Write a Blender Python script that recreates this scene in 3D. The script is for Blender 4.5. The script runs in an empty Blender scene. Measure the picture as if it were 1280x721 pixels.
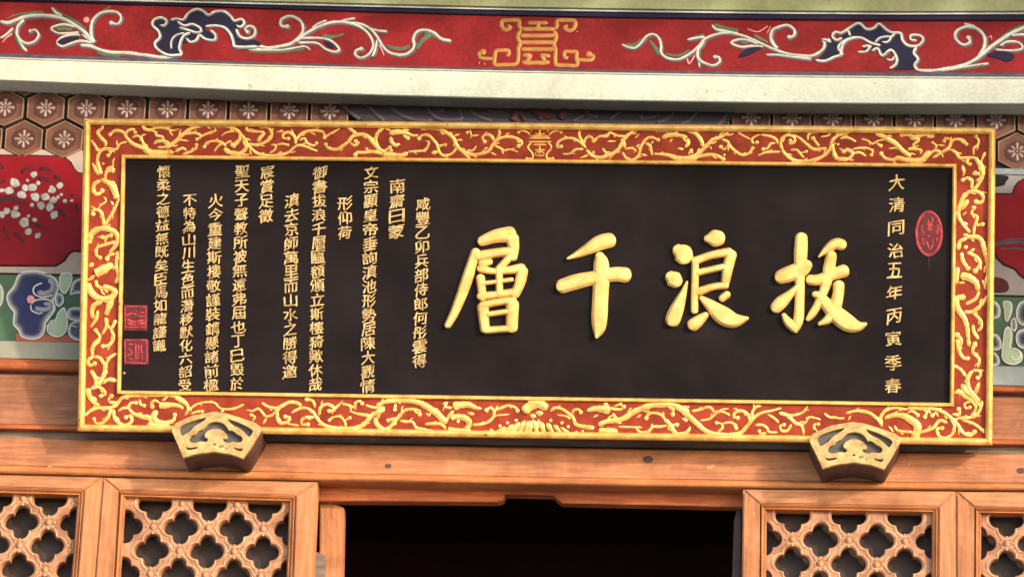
import bpy, bmesh, math, random
from mathutils import Vector, Matrix
R = math.radians
rng = random.Random(7)
sc = bpy.context.scene
COL = sc.collection

# ------------------------------------------------------------------ camera
IW, IH = 1280.0, 721.0                      # size the layout was measured in
AL, PS, RO, FPX, DIST = R(19.636), R(4.171), R(2.156), 5203.0, 11.0
TGT = Vector((0.0, -0.2, 5.1))
FW = Vector((-math.sin(PS)*math.cos(AL), math.cos(PS)*math.cos(AL), math.sin(AL)))
R0 = Vector((math.cos(PS), math.sin(PS), 0)); U0 = R0.cross(FW)
RT = math.cos(RO)*R0 + math.sin(RO)*U0
UP = math.cos(RO)*U0 - math.sin(RO)*R0
EYE = TGT - DIST*FW
cam_d = bpy.data.cameras.new('camera'); cam = bpy.data.objects.new('camera', cam_d); COL.objects.link(cam)
cam.matrix_world = Matrix(((RT.x, UP.x, -FW.x, EYE.x), (RT.y, UP.y, -FW.y, EYE.y), (RT.z, UP.z, -FW.z, EYE.z), (0, 0, 0, 1)))
cam_d.sensor_width = 36; cam_d.lens = 36*FPX/IW; cam_d.clip_end = 3000
sc.camera = cam

# ------------------------------------------------------------------ sky, sun, exposure
SUN_EL, SUN_AZ = 16.5, 47.0                 # sun in front of the facade and to its right
wd = bpy.data.worlds.new('World'); sc.world = wd; wd.use_nodes = True
nt = wd.node_tree; nt.nodes.clear()
sky = nt.nodes.new('ShaderNodeTexSky'); sky.sky_type = 'NISHITA'; sky.sun_disc = False
sky.sun_elevation = R(SUN_EL); sky.sun_rotation = R(180 - SUN_AZ)
bg = nt.nodes.new('ShaderNodeBackground'); bg.inputs['Strength'].default_value = 0.15
ow = nt.nodes.new('ShaderNodeOutputWorld')
nt.links.new(sky.outputs[0], bg.inputs['Color']); nt.links.new(bg.outputs[0], ow.inputs['Surface'])
sl = bpy.data.lights.new('sun', 'SUN'); sl.energy = 1.0; sl.angle = R(2.5); sl.color = (1.0, 0.92, 0.80)
so = bpy.data.objects.new('sun', sl); COL.objects.link(so)
d = Vector((math.sin(R(SUN_AZ))*math.cos(R(SUN_EL)), -math.cos(R(SUN_AZ))*math.cos(R(SUN_EL)), math.sin(R(SUN_EL))))
so.rotation_euler = d.to_track_quat('Z', 'Y').to_euler(); so.location = d*30
sc.view_settings.view_transform = 'Standard'; sc.view_settings.look = 'None'
sc.view_settings.exposure = 2.05; sc.view_settings.gamma = 1.0

# ------------------------------------------------------------------ materials
def mat(name, col, rough=0.6, metal=0.0, var=0.18, scale=14.0, col2=None, bump=0.0, stretch=None, spec=0.22, speck=None, fine=None, stain=None):
    m = bpy.data.materials.new(name); m.use_nodes = True
    t = m.node_tree; n = t.nodes; L = t.links
    b = n['Principled BSDF']; b.inputs['Roughness'].default_value = rough; b.inputs['Metallic'].default_value = metal
    b.inputs['Specular IOR Level'].default_value = spec
    tc = n.new('ShaderNodeTexCoord'); mp = n.new('ShaderNodeMapping'); L.new(tc.outputs['Object'], mp.inputs[0])
    if stretch: mp.inputs['Scale'].default_value = stretch
    nz = n.new('ShaderNodeTexNoise'); nz.inputs['Scale'].default_value = scale; nz.inputs['Detail'].default_value = 8
    nz.inputs['Roughness'].default_value = 0.65; L.new(mp.outputs[0], nz.inputs['Vector'])
    cr = n.new('ShaderNodeValToRGB'); L.new(nz.outputs['Fac'], cr.inputs[0])
    c2 = col2 or tuple(c*(1-2*var) for c in col)
    cr.color_ramp.elements[0].position = 0.33; cr.color_ramp.elements[1].position = 0.62
    cr.color_ramp.elements[0].color = (*c2, 1); cr.color_ramp.elements[1].color = (*col, 1)
    out = cr.outputs[0]
    if fine:                                 # fine second grain: (scale, darker colour factor, amount)
        n2 = n.new('ShaderNodeTexNoise'); n2.inputs['Scale'].default_value = fine[0]; n2.inputs['Detail'].default_value = 4
        L.new(mp.outputs[0], n2.inputs['Vector'])
        r2 = n.new('ShaderNodeValToRGB'); r2.color_ramp.elements[0].position = 0.4; r2.color_ramp.elements[1].position = 0.58
        r2.color_ramp.elements[0].color = (fine[1],)*3 + (1,); r2.color_ramp.elements[1].color = (1, 1, 1, 1)
        L.new(n2.outputs['Fac'], r2.inputs[0])
        mx = n.new('ShaderNodeMixRGB'); mx.blend_type = 'MULTIPLY'; mx.inputs[0].default_value = fine[2]
        L.new(out, mx.inputs[1]); L.new(r2.outputs[0], mx.inputs[2]); out = mx.outputs[0]
    if stain:                                # broad uneven stains and rubbed patches: (scale, darkest factor)
        n4 = n.new('ShaderNodeTexNoise'); n4.inputs['Scale'].default_value = stain[0]; n4.inputs['Detail'].default_value = 9
        n4.inputs['Roughness'].default_value = 0.72; n4.inputs['Distortion'].default_value = 0.6
        L.new(tc.outputs['Object'], n4.inputs['Vector'])
        r4 = n.new('ShaderNodeValToRGB'); r4.color_ramp.elements[0].position = 0.38; r4.color_ramp.elements[1].position = 0.60
        k = stain[1]; r4.color_ramp.elements[0].color = (k, k*0.92, k*0.88, 1); r4.color_ramp.elements[1].color = (1.08, 1.06, 1.04, 1)
        L.new(n4.outputs['Fac'], r4.inputs[0])
        m4 = n.new('ShaderNodeMixRGB'); m4.blend_type = 'MULTIPLY'; m4.inputs[0].default_value = 1.0
        L.new(out, m4.inputs[1]); L.new(r4.outputs[0], m4.inputs[2]); out = m4.outputs[0]
    if speck:                                # small spots of dirt or lost paint: (scale, threshold, colour)
        n3 = n.new('ShaderNodeTexNoise'); n3.inputs['Scale'].default_value = speck[0]; n3.inputs['Detail'].default_value = 5
        L.new(tc.outputs['Object'], n3.inputs['Vector'])
        r3 = n.new('ShaderNodeValToRGB'); r3.color_ramp.elements[0].position = speck[1]; r3.color_ramp.elements[1].position = speck[1]+0.05
        r3.color_ramp.elements[0].color = (0, 0, 0, 1); r3.color_ramp.elements[1].color = (1, 1, 1, 1)
        L.new(n3.outputs['Fac'], r3.inputs[0])
        m3 = n.new('ShaderNodeMixRGB'); m3.inputs[2].default_value = (*speck[2], 1)
        L.new(r3.outputs[0], m3.inputs[0]); L.new(out, m3.inputs[1]); out = m3.outputs[0]
    L.new(out, b.inputs['Base Color'])
    if bump:
        bp = n.new('ShaderNodeBump'); bp.inputs['Strength'].default_value = bump; bp.inputs['Distance'].default_value = 0.004
        L.new(nz.outputs['Fac'], bp.inputs['Height']); L.new(bp.outputs[0], b.inputs['Normal'])
    return m

M = {}
M['gold'] = mat('gold leaf', (0.91, 0.59, 0.18), 0.34, 0.45, col2=(0.70, 0.37, 0.08), scale=34, bump=0.4, stain=(16, 0.8), speck=(60, 0.68, (0.30, 0.09, 0.03)))
M['goldch'] = mat('gold leaf of the characters', (0.86, 0.585, 0.21), 0.36, 0.4, col2=(0.72, 0.43, 0.12), scale=30, bump=0.5, stain=(14, 0.86), speck=(50, 0.715, (0.45, 0.22, 0.07)))
M['goldtx'] = mat('gold paint of the inscription', (0.70, 0.47, 0.20), 0.5, 0.1, col2=(0.26, 0.15, 0.055), scale=52)
M['goldem'] = mat('ochre gold emblem', (0.36, 0.185, 0.05), 0.55, 0.1, col2=(0.27, 0.12, 0.03), scale=30, bump=0.3)
M['goldbr'] = mat('pale gold bracket face', (0.50, 0.345, 0.14), 0.5, 0.1, col2=(0.33, 0.205, 0.07), scale=46, bump=0.4, stain=(22, 0.7), speck=(45, 0.67, (0.20, 0.12, 0.06)))
M['black'] = mat('black lacquer', (0.0135, 0.0092, 0.0096), 0.6, col2=(0.0085, 0.006, 0.0063), scale=5, spec=0.07, stain=(2.5, 0.7), speck=(60, 0.735, (0.04, 0.032, 0.031)))
M['redfr'] = mat('vermilion frame ground', (0.275, 0.038, 0.016), 0.55, col2=(0.20, 0.024, 0.010), scale=24, spec=0.15, stain=(12, 0.8))
M['redbm'] = mat('crimson beam paint', (0.205, 0.0125, 0.0145), 0.6, col2=(0.158, 0.0105, 0.012), scale=9, fine=(90, 0.72, 0.6), spec=0.12, stain=(6, 0.78), speck=(60, 0.72, (0.10, 0.010, 0.012)))
M['redca'] = mat('deep red cartouche paint', (0.23, 0.006, 0.009), 0.5, col2=(0.165, 0.005, 0.008), scale=7, spec=0.12)
M['pale'] = mat('pale green grey paint', (0.475, 0.495, 0.405), 0.65, col2=(0.44, 0.46, 0.375), scale=6, fine=(120, 0.84, 0.75), stain=(5, 0.95), speck=(34, 0.685, (0.30, 0.28, 0.18)))
M['olive'] = mat('olive green paint', (0.30, 0.31, 0.175), 0.65, col2=(0.24, 0.245, 0.125), scale=7, fine=(80, 0.8, 0.6))
M['ltgrey'] = mat('grey white edge paint', (0.50, 0.49, 0.46), 0.6, col2=(0.24, 0.25, 0.28), scale=30, stretch=(0.35, 1, 1))
M['vine'] = mat('grey white vine paint', (0.40, 0.385, 0.32), 0.6, col2=(0.22, 0.225, 0.19), scale=45)
M['vgrey'] = mat('mid grey shading paint', (0.17, 0.17, 0.165), 0.6, col2=(0.09, 0.09, 0.10), scale=40)
M['white'] = mat('white outline paint', (0.55, 0.52, 0.445), 0.6, col2=(0.34, 0.315, 0.27), scale=50)
M['navy'] = mat('dark indigo paint', (0.017, 0.015, 0.036), 0.6, col2=(0.012, 0.010, 0.022), scale=25, spec=0.08)
M['shade'] = mat('grey blue shading paint', (0.085, 0.08, 0.095), 0.6, col2=(0.04, 0.04, 0.05), scale=30)
M['green']  = mat('dark leaf green paint', (0.075, 0.115, 0.06), 0.6, col2=(0.05, 0.07, 0.035), scale=20)
M['pink']   = mat('pink petal paint', (0.66, 0.25, 0.23), 0.6, col2=(0.5, 0.14, 0.13), scale=30)
M['hex'] = mat('brown frieze paint', (0.165, 0.070, 0.038), 0.6, col2=(0.115, 0.046, 0.025), scale=12, stain=(9, 0.75))
M['hexd']   = mat('dark brown hexagon centre', (0.085, 0.028, 0.018), 0.6, col2=(0.06, 0.02, 0.014), scale=14)
M['hexl'] = mat('tan hexagon outline', (0.32, 0.19, 0.105), 0.6, col2=(0.18, 0.095, 0.05), scale=22)
M['hexf']   = mat('cream rosette paint', (0.36, 0.24, 0.185), 0.6, col2=(0.25, 0.155, 0.12), scale=16)
M['groove'] = mat('black groove', (0.012, 0.009, 0.009), 0.7)
M['cream']  = mat('cream pink border paint', (0.42, 0.31, 0.24), 0.6, col2=(0.35, 0.25, 0.19), scale=10)
M['creamr'] = mat('grey pink border paint', (0.30, 0.25, 0.225), 0.6, col2=(0.24, 0.2, 0.18), scale=10)
M['petal'] = mat('grey white plum petals', (0.44, 0.42, 0.36), 0.6, col2=(0.24, 0.215, 0.18), scale=60)
M['leafd'] = mat('dark maroon leaf paint', (0.055, 0.007, 0.010), 0.55, col2=(0.10, 0.007, 0.010), scale=12)
M['cgreen'] = mat('cloud green paint', (0.20, 0.26, 0.15), 0.6, col2=(0.15, 0.2, 0.11), scale=14)
M['cpale']  = mat('pale cloud green paint', (0.34, 0.41, 0.27), 0.6, col2=(0.26, 0.33, 0.21), scale=14)
M['cbg']    = mat('deep green ground paint', (0.06, 0.115, 0.06), 0.6, col2=(0.05, 0.09, 0.05), scale=8)
M['cgrey']  = mat('cloud grey paint', (0.27, 0.265, 0.27), 0.6, col2=(0.2, 0.195, 0.21), scale=20)
M['cblue'] = mat('cloud indigo paint', (0.022, 0.025, 0.095), 0.6, col2=(0.016, 0.018, 0.055), scale=12)
M['crim']   = mat('cloud white rim', (0.60, 0.57, 0.51), 0.6, col2=(0.46, 0.43, 0.39), scale=20)
M['cred']   = mat('orange red strip paint', (0.36, 0.10, 0.045), 0.6, scale=14)
M['glstrip']= mat('grey green ledge paint', (0.28, 0.26, 0.19), 0.65, col2=(0.22, 0.2, 0.15), scale=9)
M['blstrip']= mat('grey blue ledge paint', (0.25, 0.28, 0.27), 0.65, col2=(0.2, 0.22, 0.21), scale=9)
M['dkcl']   = mat('shade darkened purple grey carving', (0.045, 0.032, 0.035), 0.65, col2=(0.03, 0.02, 0.023), scale=12)  # tone lowered to paint in the deep shade over the carving
M['dkrim']  = mat('shade darkened mauve grey rim', (0.085, 0.06, 0.064), 0.65, col2=(0.06, 0.04, 0.043), scale=12)  # rim lowered as well, shade put into the colour
M['dkred']  = mat('dull crimson carving', (0.08, 0.02, 0.022), 0.65, scale=12)
M['seal'] = mat('seal vermilion', (0.40, 0.045, 0.050), 0.6, col2=(0.12, 0.016, 0.018), scale=55)
M['seald']  = mat('seal dark red', (0.13, 0.016, 0.018), 0.6, col2=(0.05, 0.012, 0.013), scale=40)
WS = (1.6, 22, 22); WSV = (22, 1.6, 22)
def wood(name, c1, c2, s=WS, rough=0.55, sc_=1.6, fine=None, speck=None):
    return mat(name, c1, rough, 0, col2=c2, scale=sc_, stretch=s, bump=0.3, fine=fine or (6, 0.72, 0.8), speck=speck, stain=(5.5, 0.72))
M['wood'] = wood('orange brown wood grain along', (0.46, 0.185, 0.082), (0.36, 0.13, 0.053), speck=(24, 0.70, (0.43, 0.23, 0.12)))
M['woodv'] = wood('orange brown wood grain upright', (0.46, 0.185, 0.074), (0.36, 0.13, 0.048), WSV, speck=(26, 0.71, (0.46, 0.26, 0.14)))
M['woodr'] = wood('pale orange wood grain along', (0.46, 0.195, 0.082), (0.37, 0.14, 0.055), speck=(26, 0.71, (0.46, 0.26, 0.14)))
M['woodd'] = wood('brown board wood', (0.33, 0.135, 0.064), (0.265, 0.098, 0.043), speck=(20, 0.69, (0.36, 0.18, 0.08)))
M['woodo'] = wood('deep orange moulding wood', (0.42, 0.115, 0.038), (0.30, 0.072, 0.022))
M['wooda'] = wood('bright orange moulding wood', (0.50, 0.185, 0.062), (0.39, 0.125, 0.038))
M['woodg']  = wood('weathered grey wood', (0.25, 0.19, 0.145), (0.16, 0.11, 0.08))
M['woodl'] = wood('carved lattice wood', (0.44, 0.215, 0.115), (0.31, 0.130, 0.062), (6, 6, 6), sc_=5)
M['boss'] = wood('pale rubbed wood', (0.56, 0.31, 0.165), (0.38, 0.18, 0.085), (8, 8, 8), sc_=6)
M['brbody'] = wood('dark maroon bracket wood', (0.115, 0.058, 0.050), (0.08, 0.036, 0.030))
M['brgrey'] = mat('grey recess paint', (0.085, 0.072, 0.068), 0.6, col2=(0.055, 0.046, 0.044), scale=20)
M['pane'] = mat('dusty dark glass', (0.060, 0.040, 0.034), 0.5, col2=(0.028, 0.019, 0.016), scale=9, spec=0.12)
M['room'] = mat('interior boards darkened as unlit', (0.030, 0.0095, 0.0105), 0.9, col2=(0.022, 0.007, 0.008), scale=3, spec=0.05)  # near-black colour stands in for the lack of light inside
M['ground'] = mat('pale stone paving', (0.48, 0.45, 0.40), 0.8, col2=(0.38, 0.35, 0.31), scale=0.6)
M['grass']  = mat('dull green lawn', (0.07, 0.085, 0.04), 0.9, scale=0.4)
M['tile']   = mat('grey roof underside boards', (0.16, 0.10, 0.07), 0.8, scale=4)

# ------------------------------------------------------------------ helpers
def link(name, me, m=None, parent=None, smooth=False, **props):
    o = bpy.data.objects.new(name, me); COL.objects.link(o)
    if m is not None: me.materials.clear(); me.materials.append(m)
    if parent is not None: o.parent = parent
    if smooth:
        for p in me.polygons: p.use_smooth = True
    for k, v in props.items(): o[k] = v
    return o

def ray(px, py):
    return (FW*FPX + RT*(px-IW/2) - UP*(py-IH/2)).normalized()

class Frame:
    """A thing's own flat coordinates: u along the wall, v up, n out of the face. The root Empty carries the frame."""
    def __init__(s, name, origin, tilt=0.0, **props):
        s.o = Vector(origin); a = R(90) + tilt
        s.u = Vector((1, 0, 0)); s.v = Vector((0, math.cos(a), math.sin(a))); s.n = Vector((0, -math.sin(a), math.cos(a)))
        s.root = bpy.data.objects.new(name, None); COL.objects.link(s.root); s.root.empty_display_size = 0.1
        s.root.location = s.o; s.root.rotation_euler = (a, 0, 0)
        s.root['kind'] = 'thing'
        for k, v in props.items(): s.root[k] = v
    def uv(s, px, py, n=0.0):
        dd = ray(px, py); t = (s.o + s.n*n - EYE).dot(s.n)/dd.dot(s.n); q = EYE + dd*t - s.o
        return (q.dot(s.u), q.dot(s.v))
    def pts(s, P, n=0.0, ox=0.0, oy=0.0, k=1.0):
        return [s.uv(ox + x/k, oy + y/k, n) for x, y in P]
    def add(s, name, me, m, parent=None, smooth=False, **props):
        return link(name, me, m, parent or s.root, smooth, **props)

MPX = DIST/FPX                                   # metres per measured pixel at the wall
def nums(t):
    a = [float(x) for x in t.replace(',', ' ').split()]
    return list(zip(a[0::2], a[1::2]))

def chaikin(P, it=3):
    for _ in range(it):
        Q = []
        for i in range(len(P)):
            a, b = P[i], P[(i+1) % len(P)]
            f = 0.22
            Q += [(a[0]+(b[0]-a[0])*f, a[1]+(b[1]-a[1])*f), (a[0]+(b[0]-a[0])*(1-f), a[1]+(b[1]-a[1])*(1-f))]
        P = Q
    return P

def catmull(P, step, closed=False):
    if closed: return chaikin(P, 2 if len(P) > 20 else 3)
    if len(P) < 3 and not closed:
        out = []
        a, b = P[0], P[-1]; k = max(2, int(math.hypot(b[0]-a[0], b[1]-a[1])/step))
        return [tuple(p+(q-p)*i/k for p, q in zip(a, b)) for i in range(k+1)]
    out = []; n = len(P)
    for i in range(n if closed else n-1):
        if closed: p0, p1, p2, p3 = P[(i-1) % n], P[i], P[(i+1) % n], P[(i+2) % n]
        else: p0, p1, p2, p3 = P[max(i-1, 0)], P[i], P[i+1], P[min(i+2, n-1)]
        k = max(1, int(math.hypot(p2[0]-p1[0], p2[1]-p1[1])/step))
        for j in range(k):
            t = j/k
            out.append(tuple(0.5*(2*b + (c-a)*t + (2*a-5*b+4*c-d_)*t*t + (3*b-a-3*c+d_)*t**3) for a, b, c, d_ in zip(p0, p1, p2, p3)))
    if not closed: out.append(P[-1])
    return out

def finish(bm):
    bmesh.ops.recalc_face_normals(bm, faces=bm.faces)
    me = bpy.data.meshes.new('m'); bm.to_mesh(me); bm.free(); return me

SEC = [(-1, 0), (-0.84, 0.50), (-0.16, 0.98), (0.16, 0.98), (0.84, 0.50), (1, 0)]
def stroke(bm, P, w0, w1, h=0.8, n=0.0, bulb=0, step=0.005, sunk=0.001, br=0.85, mid=1.0, wob=0.0):
    """half-round carved stroke along P (u,v); w are full widths in metres; h is height over half-width"""
    C = catmull(P, step); L = len(C); rows = []
    for i, (x, y) in enumerate(C):
        a = C[max(i-1, 0)]; b = C[min(i+1, L-1)]
        tx, ty = b[0]-a[0], b[1]-a[1]; q = math.hypot(tx, ty) or 1; nx, ny = -ty/q, tx/q
        t = i/(L-1); w = (w0 + (w1-w0)*t)*(1 + (mid-1)*math.sin(math.pi*t))/2
        if wob: w *= 1 + wob*math.sin(i*1.9 + x*310) + wob*math.sin(i*0.73 + y*170)
        e = min(t, 1-t)*(L-1)*step/(0.6*w+1e-6)
        if e < 1: w *= math.sqrt(max(0.06, 1-(1-e)**2))
        hh = h*w
        rows.append([bm.verts.new((x+nx*w*s, y+ny*w*s, n - (sunk if c == 0 else 0) + hh*c)) for s, c in SEC])
    for i in range(L-1):
        for j in range(5):
            bm.faces.new((rows[i][j], rows[i][j+1], rows[i+1][j+1], rows[i+1][j]))
    for r_ in (rows[0], rows[-1]):
        bm.faces.new(r_)
    if bulb & 1: dome(bm, C[-1], w1*br, n, h)
    if bulb & 2: dome(bm, C[0], w0*br, n, h)

def dome(bm, c, r, n, h=0.8, seg=10, sx=1.0, rot=0.0):
    rings = []
    for a in (0, 30, 62):
        q = r*math.cos(R(a)); z = n + h*r*math.sin(R(a)) - (0.001 if a == 0 else 0)
        ring = []
        for k in range(seg):
            x, y = q*sx*math.cos(2*math.pi*k/seg), q*math.sin(2*math.pi*k/seg)
            ring.append(bm.verts.new((c[0]+x*math.cos(rot)-y*math.sin(rot), c[1]+x*math.sin(rot)+y*math.cos(rot), z)))
        rings.append(ring)
    top = bm.verts.new((c[0], c[1], n + h*r))
    for a, b in zip(rings, rings[1:]):
        for k in range(seg): bm.faces.new((a[k], a[(k+1) % seg], b[(k+1) % seg], b[k]))
    for k in range(seg): bm.faces.new((rings[-1][k], rings[-1][(k+1) % seg], top))

def strokes(bm, F, txt, ox, oy, k, n=0.0, h=0.8, ws=1.0, dx=0.0, dy=0.0, mid=1.0, wob=0.0):
    """txt: 'w0 w1 bulb| x y x y ...' lines measured in an enlarged crop with origin ox, oy and scale k"""
    for line in txt.replace('\n', ';').split(';'):
        line = line.strip()
        if not line: continue
        a, b = line.split('|'); w0, w1, bl = [float(v) for v in a.split()]
        P = [F.uv(ox + (x+dx)/k, oy + (y+dy)/k, n) for x, y in nums(b)]
        if len(P) == 1: dome(bm, P[0], w0/k*MPX/2, n, h); continue
        stroke(bm, P, w0/k*MPX*ws, w1/k*MPX*ws, h, n, int(bl), mid=mid, wob=wob)

def spurs(bm, F, txt, ox, oy, k, n):
    """small carved leaf tips springing from the longer stems"""
    side = 1
    for line in txt.replace('\n', ';').split(';'):
        if '|' not in line: continue
        a, b = line.split('|'); w0 = float(a.split()[0]); P = [F.uv(ox+x/k, oy+y/k, n) for x, y in nums(b)]
        if len(P) < 4 or w0 > 36: continue
        C = catmull(P, 0.004); gap = rng.randint(4, 7); w = max(w0, 16)/k*MPX
        while gap < len(C)-3:
            (x0, y0), (x1, y1) = C[gap-1], C[gap+1]; q = math.hypot(x1-x0, y1-y0) or 1; tx, ty = (x1-x0)/q, (y1-y0)/q
            nx, ny = -ty*side, tx*side; x, y = C[gap]; L = w*rng.uniform(1.1, 1.7)
            stroke(bm, [(x, y), (x+tx*L*0.45+nx*L*0.55, y+ty*L*0.45+ny*L*0.55), (x+tx*L*1.05+nx*L*0.72, y+ty*L*1.05+ny*L*0.72)], w*0.72, w*0.34, 0.8, n, 0, 0.0025)
            side = -side; gap += rng.randint(5, 9)

def solid(loops, n0, n1, bevel=0.0, res=2, off=0.0):
    """flat shape with holes, extruded from n0 to n1 with a rounded edge"""
    cu = bpy.data.curves.new('c', 'CURVE'); cu.dimensions = '2D'; cu.fill_mode = 'BOTH'
    h = (n1-n0)/2; cu.extrude = max(h-bevel, 0); cu.bevel_depth = bevel; cu.bevel_resolution = res; cu.offset = off - bevel
    for lp in loops:
        sp = cu.splines.new('POLY'); sp.points.add(len(lp)-1); sp.use_cyclic_u = True
        for p, (x, y) in zip(sp.points, lp): p.co = (x, y, 0, 1)
    o = bpy.data.objects.new('c', cu); me = bpy.data.meshes.new_from_object(o)
    bpy.data.objects.remove(o); bpy.data.curves.remove(cu)
    me.transform(Matrix.Translation((0, 0, (n0+n1)/2))); return me

def join(meshes):
    bm = bmesh.new()
    for me in meshes: bm.from_mesh(me); bpy.data.meshes.remove(me)
    me = bpy.data.meshes.new('m'); bm.to_mesh(me); bm.free(); return me

def bx(bm, u0, v0, n0, u1, v1, n1, bev=0.0):
    vs = [bm.verts.new(c) for c in ((u0, v0, n0), (u1, v0, n0), (u1, v1, n0), (u0, v1, n0), (u0, v0, n1), (u1, v0, n1), (u1, v1, n1), (u0, v1, n1))]
    fs = [bm.faces.new([vs[i] for i in f]) for f in ((0, 3, 2, 1), (4, 5, 6, 7), (0, 1, 5, 4), (1, 2, 6, 5), (2, 3, 7, 6), (3, 0, 4, 7))]
    if bev:
        es = list({e for f in fs for e in f.edges})
        bmesh.ops.bevel(bm, geom=es, offset=bev, segments=2, affect='EDGES', profile=0.6)

def prism(P, n0, n1, bev=0.0):
    bm = bmesh.new()
    a = [bm.verts.new((x, y, n0)) for x, y in P]; b = [bm.verts.new((x, y, n1)) for x, y in P]; k = len(P)
    bm.faces.new(a); top = bm.faces.new(b)
    for i in range(k): bm.faces.new((a[i], a[(i+1) % k], b[(i+1) % k], b[i]))
    bmesh.ops.recalc_face_normals(bm, faces=bm.faces)
    if bev: bmesh.ops.bevel(bm, geom=list(top.edges), offset=bev, segments=2, affect='EDGES')
    return finish(bm)

XS9 = [-120, 0, 160, 320, 480, 640, 800, 960, 1120, 1280, 1400]
def ext9(v):                                      # nine measured heights, continued past both picture edges
    return [v[0]-(v[1]-v[0])*0.75] + list(v) + [v[-1]+(v[-1]-v[-2])*0.75]
def loft(F, rows, xs, back=None):
    """long moulding: rows of (measured heights along xs, n) from top to bottom; closed at the back at n=back"""
    bm = bmesh.new(); G = []
    for ys, n in rows:
        G.append([bm.verts.new((*F.uv(x, y, n), n)) for x, y in zip(xs, ys)])
    if back is not None:
        G.insert(0, [bm.verts.new((v.co.x, v.co.y, back)) for v in G[0]])
        G.append([bm.verts.new((v.co.x, v.co.y, back)) for v in G[-1]])
        G.append(G[0])
    for a, b in zip(G, G[1:]):
        for i in range(len(xs)-1): bm.faces.new((a[i], a[i+1], b[i+1], b[i]))
    if back is not None:
        bm.faces.new([g[0] for g in G[:-1]]); bm.faces.new([g[-1] for g in G[:-1]])
    return finish(bm)

def ring(rect, prof):
    """mitred frame moulding; rect = four corners (u,v) from lower left anticlockwise; prof = (inset, n)"""
    (a, b, c, d_) = [Vector(p) for p in rect]; cen = (a+b+c+d_)/4; bm = bmesh.new(); G = []
    for ins, n in prof:
        row = []
        for p in (a, b, c, d_):
            q = p - cen; row.append(bm.verts.new((p.x - math.copysign(ins, q.x), p.y - math.copysign(ins, q.y), n)))
        G.append(row)
    G.append(G[0])
    for r0, r1 in zip(G, G[1:]):
        for i in range(4): bm.faces.new((r0[i], r0[(i+1) % 4], r1[(i+1) % 4], r1[i]))
    return finish(bm)

def lin(y0, y1, bow=0.0):                         # height along the picture, measured at x=0 and x=1280
    return lambda x: y0 + (y1-y0)*x/1280 + bow*(1-((x-640)/640)**2)

# ------------------------------------------------------------------ large structure
def sheet(name, pts, m, **props):
    bm = bmesh.new(); bm.faces.new([bm.verts.new(p) for p in pts]); return link(name, finish(bm), m, None, **props)
sheet('ground', [(-1500, -1500, 0), (1500, -1500, 0), (1500, 1500, 0), (-1500, 1500, 0)], M['grass'], kind='structure')
sheet('path', [(-14, -30, 0.004), (14, -30, 0.004), (14, -8.6, 0.004), (-14, -8.6, 0.004)], M['ground'], kind='structure')
bm = bmesh.new(); bx(bm, -12, -8.5, 0.0, 12, 6.5, 1.15, 0.02); link('bounce_terrace', finish(bm), M['ground'], None, kind='structure')  # unseen raised platform added to bounce light up onto the front

# room behind the doorway: one shell, its unlit dark put into the colour
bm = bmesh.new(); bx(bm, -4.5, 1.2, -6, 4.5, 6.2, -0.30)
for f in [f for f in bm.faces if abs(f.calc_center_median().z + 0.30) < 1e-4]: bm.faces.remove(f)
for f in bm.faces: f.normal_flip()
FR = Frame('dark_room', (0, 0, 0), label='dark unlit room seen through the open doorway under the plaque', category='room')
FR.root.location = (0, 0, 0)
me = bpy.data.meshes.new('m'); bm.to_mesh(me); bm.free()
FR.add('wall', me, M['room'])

# overhanging eave above the picture, shading the front
FE = Frame('eave_roof', (0, 0, 6.35), label='deep overhanging eave sheltering the front above the beams', category='roof')
bm = bmesh.new(); bx(bm, -9, 0.10, -0.6, 9, 0.25, 1.15)
FE.add('soffit', finish(bm), M['tile'])
bm = bmesh.new()
for k in range(56): bx(bm, -8.9+k*0.32, 0.0, -0.4, -8.9+k*0.32+0.11, 0.099, 1.1)
FE.add('rafter', finish(bm), M['woodd'], kind='stuff')

bm = bmesh.new(); bx(bm, -9, -0.695, 0.86, 9, -0.575, 0.93)
FE.add('added_shade_rail', finish(bm), M['woodd'])  # unseen rail added to throw shade on the frieze and plaque top
FCo = Frame('added_porch_column', (2.80, -0.92, 1.15), label='round dark red column added outside the picture on the right with a shading brace', category='column', group='added porch columns')  # unseen column added to hold the brace that shades the right side
bm = bmesh.new(); bmesh.ops.create_cone(bm, cap_ends=True, segments=32, radius1=0.20, radius2=0.185, depth=5.0, matrix=Matrix.Translation((0, 2.65, 0)) @ Matrix.Rotation(R(90), 4, 'X'))
FCo.add('shaft', finish(bm), M['redca'], smooth=True)
bm = bmesh.new(); bmesh.ops.create_cone(bm, cap_ends=True, segments=32, radius1=0.26, radius2=0.30, depth=0.15, matrix=Matrix.Translation((0, 0.075, 0)) @ Matrix.Rotation(R(90), 4, 'X'))
FCo.add('base', finish(bm), M['ground'])
for sx in (-1, 1):
    P = [(sx*0.17, 3.95), (sx*0.17, 4.72), (sx*0.80, 4.72), (sx*0.78, 4.52), (sx*0.72, 4.40), (sx*0.66, 4.26), (sx*0.50, 4.20), (sx*0.42, 4.08), (sx*0.28, 4.05)]
    FCo.add('added_shade_brace', prism(P if sx > 0 else P[::-1], -0.03, 0.03, 0.004), M['woodo'])  # unseen brace added to cast shade on the right cartouche
c2 = FCo.root.copy(); COL.objects.link(c2); c2.location.x = -2.80  # matching column added on the left, also unseen
c2['label'] = 'round dark red column added outside the picture on the left as a match'
for ch in list(FCo.root.children):
    c = ch.copy(); c.parent = c2; COL.objects.link(c)
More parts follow.
